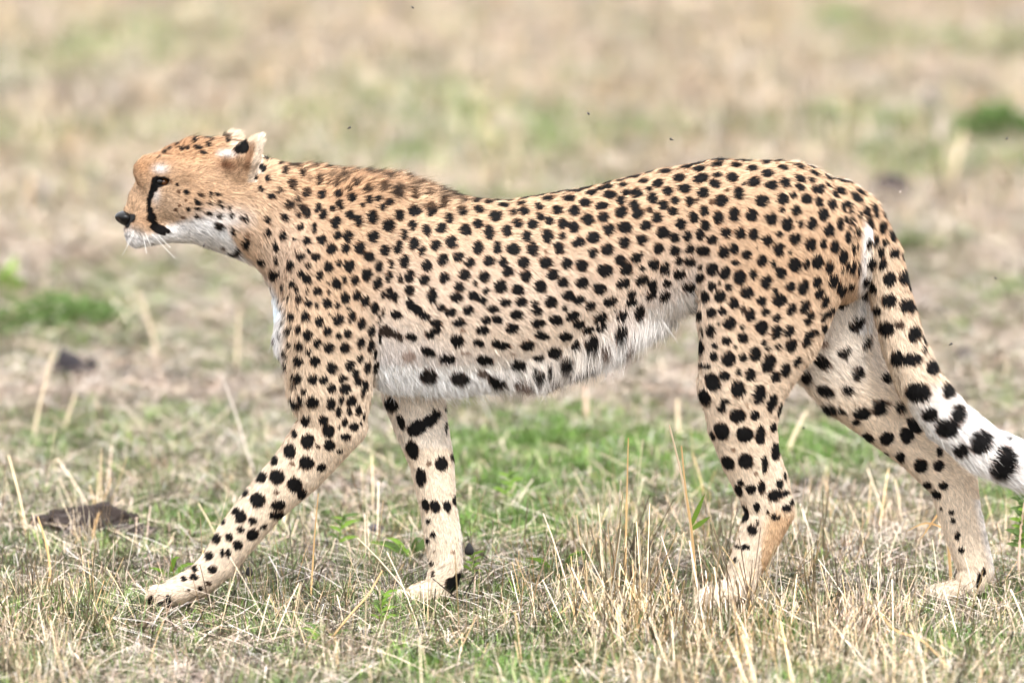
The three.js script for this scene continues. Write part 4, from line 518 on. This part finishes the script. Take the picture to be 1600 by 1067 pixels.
stalk('blurred buff straw stalk in the green grass below the dark dung', [98, 680], [[105, 655], [112, 635], [117, 618]], 5, 1);
stalk('blurred pale straw stalk leaning behind the raised foreleg', [402, 745], [[384, 700], [366, 640], [345, 585]], 4, 2);
stalk('short upright straw stub on the soil before the chest', [368, 578], [[370, 540], [372, 505], [374, 478]], 5, 1);
stalk('short blurred straw stub standing alone under the belly', [917, 660], [[916, 640], [915, 620], [914, 600]], 10, 3);
stalk('short blurred straw stub close before the hind thigh', [1060, 690], [[1060, 665], [1059, 645], [1059, 622]], 9, 1);
stalk('pale straw stalk leaning on the grass between the hind legs', [1225, 725], [[1238, 695], [1250, 670], [1262, 648]], 8, 1);
stalk('far buff straw stalk rising past the green bush', [1482, 300], [[1492, 262], [1500, 225], [1508, 195]], 11, 1);
stalk('upright straw stub growing before the brown earth lump', [140, 850], [[146, 830], [150, 815], [153, 802]], 3.5, 0);
stalk('taller of the straw stubs before the brown earth lump, bent at its top', [78, 905], [[76, 870], [70, 838], [58, 800]], 5, 0, { nodes: 1 });

function weed(label, base, size, mat, n, seed, style = 0) { // a small herb: a stem with narrow leaves in whorls
  const o = new THREE.Group(), b = onGround(...base), r = rng(seed), k = (CAM.z - b.z) / 20 * PX, H = size * k;
  const cv = new THREE.CatmullRomCurve3([new THREE.Vector3(0, -.004, 0), new THREE.Vector3((r() - .5) * .2 * H, H * .5, 0), new THREE.Vector3((r() - .5) * .3 * H, H, 0)]);
  partOf(o, 'stem', new THREE.TubeGeometry(cv, 8, Math.max(.0011, H * .014), 6), style === 1 ? stalkMats[3] : mat);
  for (let i = 0; i < n; i++) {
    const f = style === 2 ? .05 + r() * .2 : .35 + .65 * (i / n), s = cv.getPoint(f), a = i * 2.4 + r(), L = H * (style === 2 ? .9 : style === 1 ? .13 : .42) * (.6 + r() * .6), up = style === 2 ? .5 + r() : .15 + r() * .7, c = new THREE.Vector3(Math.cos(a), 0, Math.sin(a) * .8);
    const m = s.clone().addScaledVector(c, L * .5); m.y += L * .42 * up; const e = s.clone().addScaledVector(c, L); e.y += L * .5 * up;
    partOf(o, 'leaf', leafBlade([s, m, e], L * (style === 2 ? .07 : style === 1 ? .16 : .1)), r() < .7 ? mat : (mat === weedMat ? weedDark : weedMat));
  }
  o.position.set(b.x, groundY(b.x, b.z), b.z); put(o, 'weed', { label, category: 'weed' }); return o;
}
weed('bright green weed with pointed leaves standing right of the planted forepaw', [790, 800], 62, weedMat, 12, 31);
weed('small fresh green weed on a thin stem behind the two forelegs', [532, 870], 66, weedMat, 11, 32, 0);
weed('dark green weed with long blades tucked behind the planted forepaw', [640, 880], 62, weedDark, 9, 33, 2);
weed('bushy green weed on a brown stem under the tail tip', [1592, 905], 165, weedDark, 60, 34, 1);
weed('green weed growing just below the wrist pad of the planted forepaw', [742, 905], 50, weedMat, 9, 35);
weed('low green weed with spread blades in front of the leading forepaw', [262, 905], 48, weedMat, 8, 36, 2);
weed('green weed in the thick straw below the belly', [870, 905], 62, weedDark, 10, 37, 2);
weed('leafy green weed beside the planted forepaw in the foreground', [592, 985], 66, weedMat, 14, 38);
weed('dark green tuft-like weed in the foreground left of centre', [508, 1000], 42, weedDark, 9, 39, 2);
weed('green weed in the foreground straw below the hind paw', [1010, 985], 46, weedDark, 9, 40, 2);

function bush(label, base, wpx, hpx, n, seed, mat) { // low shrub or thick green clump: many leaf blades round short stems
  const o = new THREE.Group(), b = onGround(...base), r = rng(seed), k = (CAM.z - b.z) / 20 * PX, W = wpx * k * .5, H = hpx * k, parts = [];
  const nS = 5; for (let i = 0; i < nS; i++) { const x = (i / (nS - 1) - .5) * W * 1.5, cv = new THREE.CatmullRomCurve3([new THREE.Vector3(x * .7, -.01, (r() - .5) * W * .3), new THREE.Vector3(x * .9, H * .4, 0), new THREE.Vector3(x, H * .75, (r() - .5) * W * .3)]); partOf(o, 'stem', new THREE.TubeGeometry(cv, 6, H * .014, 5), stalkMats[3]); }
  for (let i = 0; i < n; i++) {
    const u = r() * 2 - 1, hgt = H * Math.sqrt(Math.max(0, 1 - u * u)) * (.75 + .35 * noise3(u * 3 + seed, 0, 0)), y = r() * hgt * .85, x = u * W, z = (r() - .5) * W * .8, a = r() * 6.283, L = H * (.22 + r() * .2);
    const s = new THREE.Vector3(x, y, z), e = s.clone().add(new THREE.Vector3(Math.cos(a) * L, L * (.2 + r() * .7), Math.sin(a) * L)), m = s.clone().lerp(e, .5); m.y += L * .2; parts.push(leafBlade([s, m, e], L * .16));
  }
  const f = partOf(o, 'foliage', mergeGeometries(parts), mat); f.userData.kind = 'stuff';
  o.position.set(b.x, groundY(b.x, b.z), b.z); put(o, 'green_clump', { label, category: 'green plant' });
}
bush('wide low green clump on the soil left of the muzzle', [95, 522], 210, 58, 420, 51, weedDark);
bush('small upright green plant at the picture edge behind the wide clump', [14, 474], 22, 52, 60, 52, weedMat);
bush('far green bush with a dark underside above the hindquarters', [1558, 232], 112, 74, 420, 53, weedDark);
bush('low green clump on the plain just behind the tail base', [1432, 400], 70, 36, 160, 54, weedDark);

const soilMat = (r, g, b) => new THREE.MeshStandardMaterial({ color: srgb(r, g, b), roughness: 1 });
function lump(name, cat, label, base, wpx, hpx, depth, seed, mat, rough = .3, crumbs = 0) {
  const b = onGround(...base), k = (CAM.z - b.z) / 20 * PX, g = new THREE.IcosahedronGeometry(1, 14), q = g.attributes.position, W = wpx * k * .5, H = hpx * k;
  for (let i = 0; i < q.count; i++) { const x = q.getX(i), y = q.getY(i), z = q.getZ(i), n = 1 + rough * (fbm(x * 1.6 + seed, y * 1.6, z * 1.6, 4) - .5) * 2.4 + rough * .35 * (noise3(x * 9 + seed, y * 9, z * 9) - .5); q.setXYZ(i, x * W * n, (y > 0 ? y * H * n : y * H * .3), z * W * depth * n); }
  g.computeVertexNormals();
  const o = new THREE.Group(); partOf(o, name === 'dung' ? 'pellet' : 'body', g, mat);
  const r = rng(seed); for (let i = 0; i < crumbs; i++) { const m = partOf(o, name === 'dung' ? 'pellet' : 'crumb', g, mat), s = .3 + r() * .35; m.scale.set(s, s * (.9 + r() * .6), s); m.rotation.y = r() * 6; m.position.set((r() - .5) * 2.2 * W, (name === 'dung' ? r() * H * .5 : 0), (r() - .3) * W); }
  o.position.set(b.x, groundY(b.x, b.z), b.z); put(o, name, { label, category: cat });
}
lump('earth_mound', 'lump of earth', 'brown crumbling lump of earth lying on the soil before the leading forepaw', [158, 838], 175, 38, .6, 61, soilMat(46, 37, 33), .75, 6);
lump('dung', 'dung', 'dark blue-black heap of dung on the green grass below the wide clump', [112, 588], 62, 44, .8, 62, soilMat(44, 40, 44), .35, 4);
lump('dung', 'dung', 'small black dung pellets in the stubble before the leading forepaw', [150, 940], 14, 9, .8, 63, soilMat(34, 30, 30), .3, 3);
lump('dung', 'dung', 'smallest black dung crumb by the picture edge in the foreground', [32, 946], 8, 7, .8, 64, soilMat(34, 30, 30), .3, 1);
lump('stone', 'stone', 'dark grey stone behind the planted forepaw, left of the dark green weed', [588, 842], 34, 22, .8, 65, soilMat(74, 70, 76), .3);
lump('stone', 'stone', 'low grey stone half hidden beside the planted forepaw', [648, 862], 24, 12, .8, 66, soilMat(80, 74, 78), .3);
lump('earth_mound', 'lump of earth', 'far dark grey lump of earth on the plain behind the rump', [1396, 322], 64, 46, .8, 67, soilMat(54, 46, 50), .4);
lump('earth_mound', 'lump of earth', 'farthest bluish grey lump of earth, above the green bush', [1452, 178], 44, 40, .8, 68, soilMat(64, 62, 74), .35);
lump('stone', 'stone', 'small dark stone on the pinkish soil right of the tail', [1508, 562], 30, 24, .8, 69, soilMat(78, 74, 78), .3);
lump('stone', 'stone', 'dark pebble on the ground right behind the near hock', [1456, 810], 14, 9, .8, 70, soilMat(70, 62, 66), .3);
lump('earth_mound', 'lump of earth', 'far brown lump of earth at the top of the plain', [810, 48], 70, 40, .8, 71, soilMat(112, 98, 84), .4);

const wingMat = new THREE.MeshStandardMaterial({ color: srgb(92, 84, 80), roughness: .8 });
function fly(label, px, py, z, turn, dark = true, L = .0052) {
  const o = new THREE.Group(), bm = dark ? furDark : stalkMats[2];
  const g = new THREE.SphereGeometry(L * .34, 12, 8); g.scale(1.5, 1, 1); partOf(o, 'abdomen', g, bm).position.x = L * .38;
  partOf(o, 'thorax', new THREE.SphereGeometry(L * .27, 10, 8), bm).position.x = -L * .12;
  partOf(o, 'head', new THREE.SphereGeometry(L * .19, 10, 8), bm).position.x = -L * .48;
  for (const s of [1, -1]) { const w = new THREE.SphereGeometry(L * .5, 10, 6); w.scale(1, .05, .42); const m = partOf(o, 'wing', w, dark ? wingMat : stalkMats[2]); m.position.set(L * .28, L * .3, s * L * .36); m.rotation.set(s * .5, s * .35, .35); }
  o.position.copy(at(px, py, z)); o.rotation.set(.1, turn, .3); put(o, 'fly', { label, category: 'fly' });
}
fly('dark fly in the air above the withers', 545, 200, .05, .4);
fly('dark fly high in the air over the middle of the back', 920, 178, -.05, 2);
fly('dark fly hovering just above the loins', 1050, 218, .02, 3);
fly('dark fly close under the throat', 318, 384, .06, 1);
fly('pale fly in the air behind the rump', 1407, 300, -.03, 5, false, .0042);
fly('dark fly beside the bend of the tail', 1486, 538, .03, .3);
fly('small dark fly over the pinkish soil right of the tail', 1557, 435, 0, 2.2, true, .004);
fly('tiny dark fly in the air between the hind legs', 1257, 669, .08, 4, true, .004);
fly('dark fly in the air at the green bush', 1574, 217, -.05, 1.1, true, .0045);
fly('dark fly highest in the air over the plain', 645, 12, -.05, 2.1, true, .0045);

renderer.render(scene, camera);
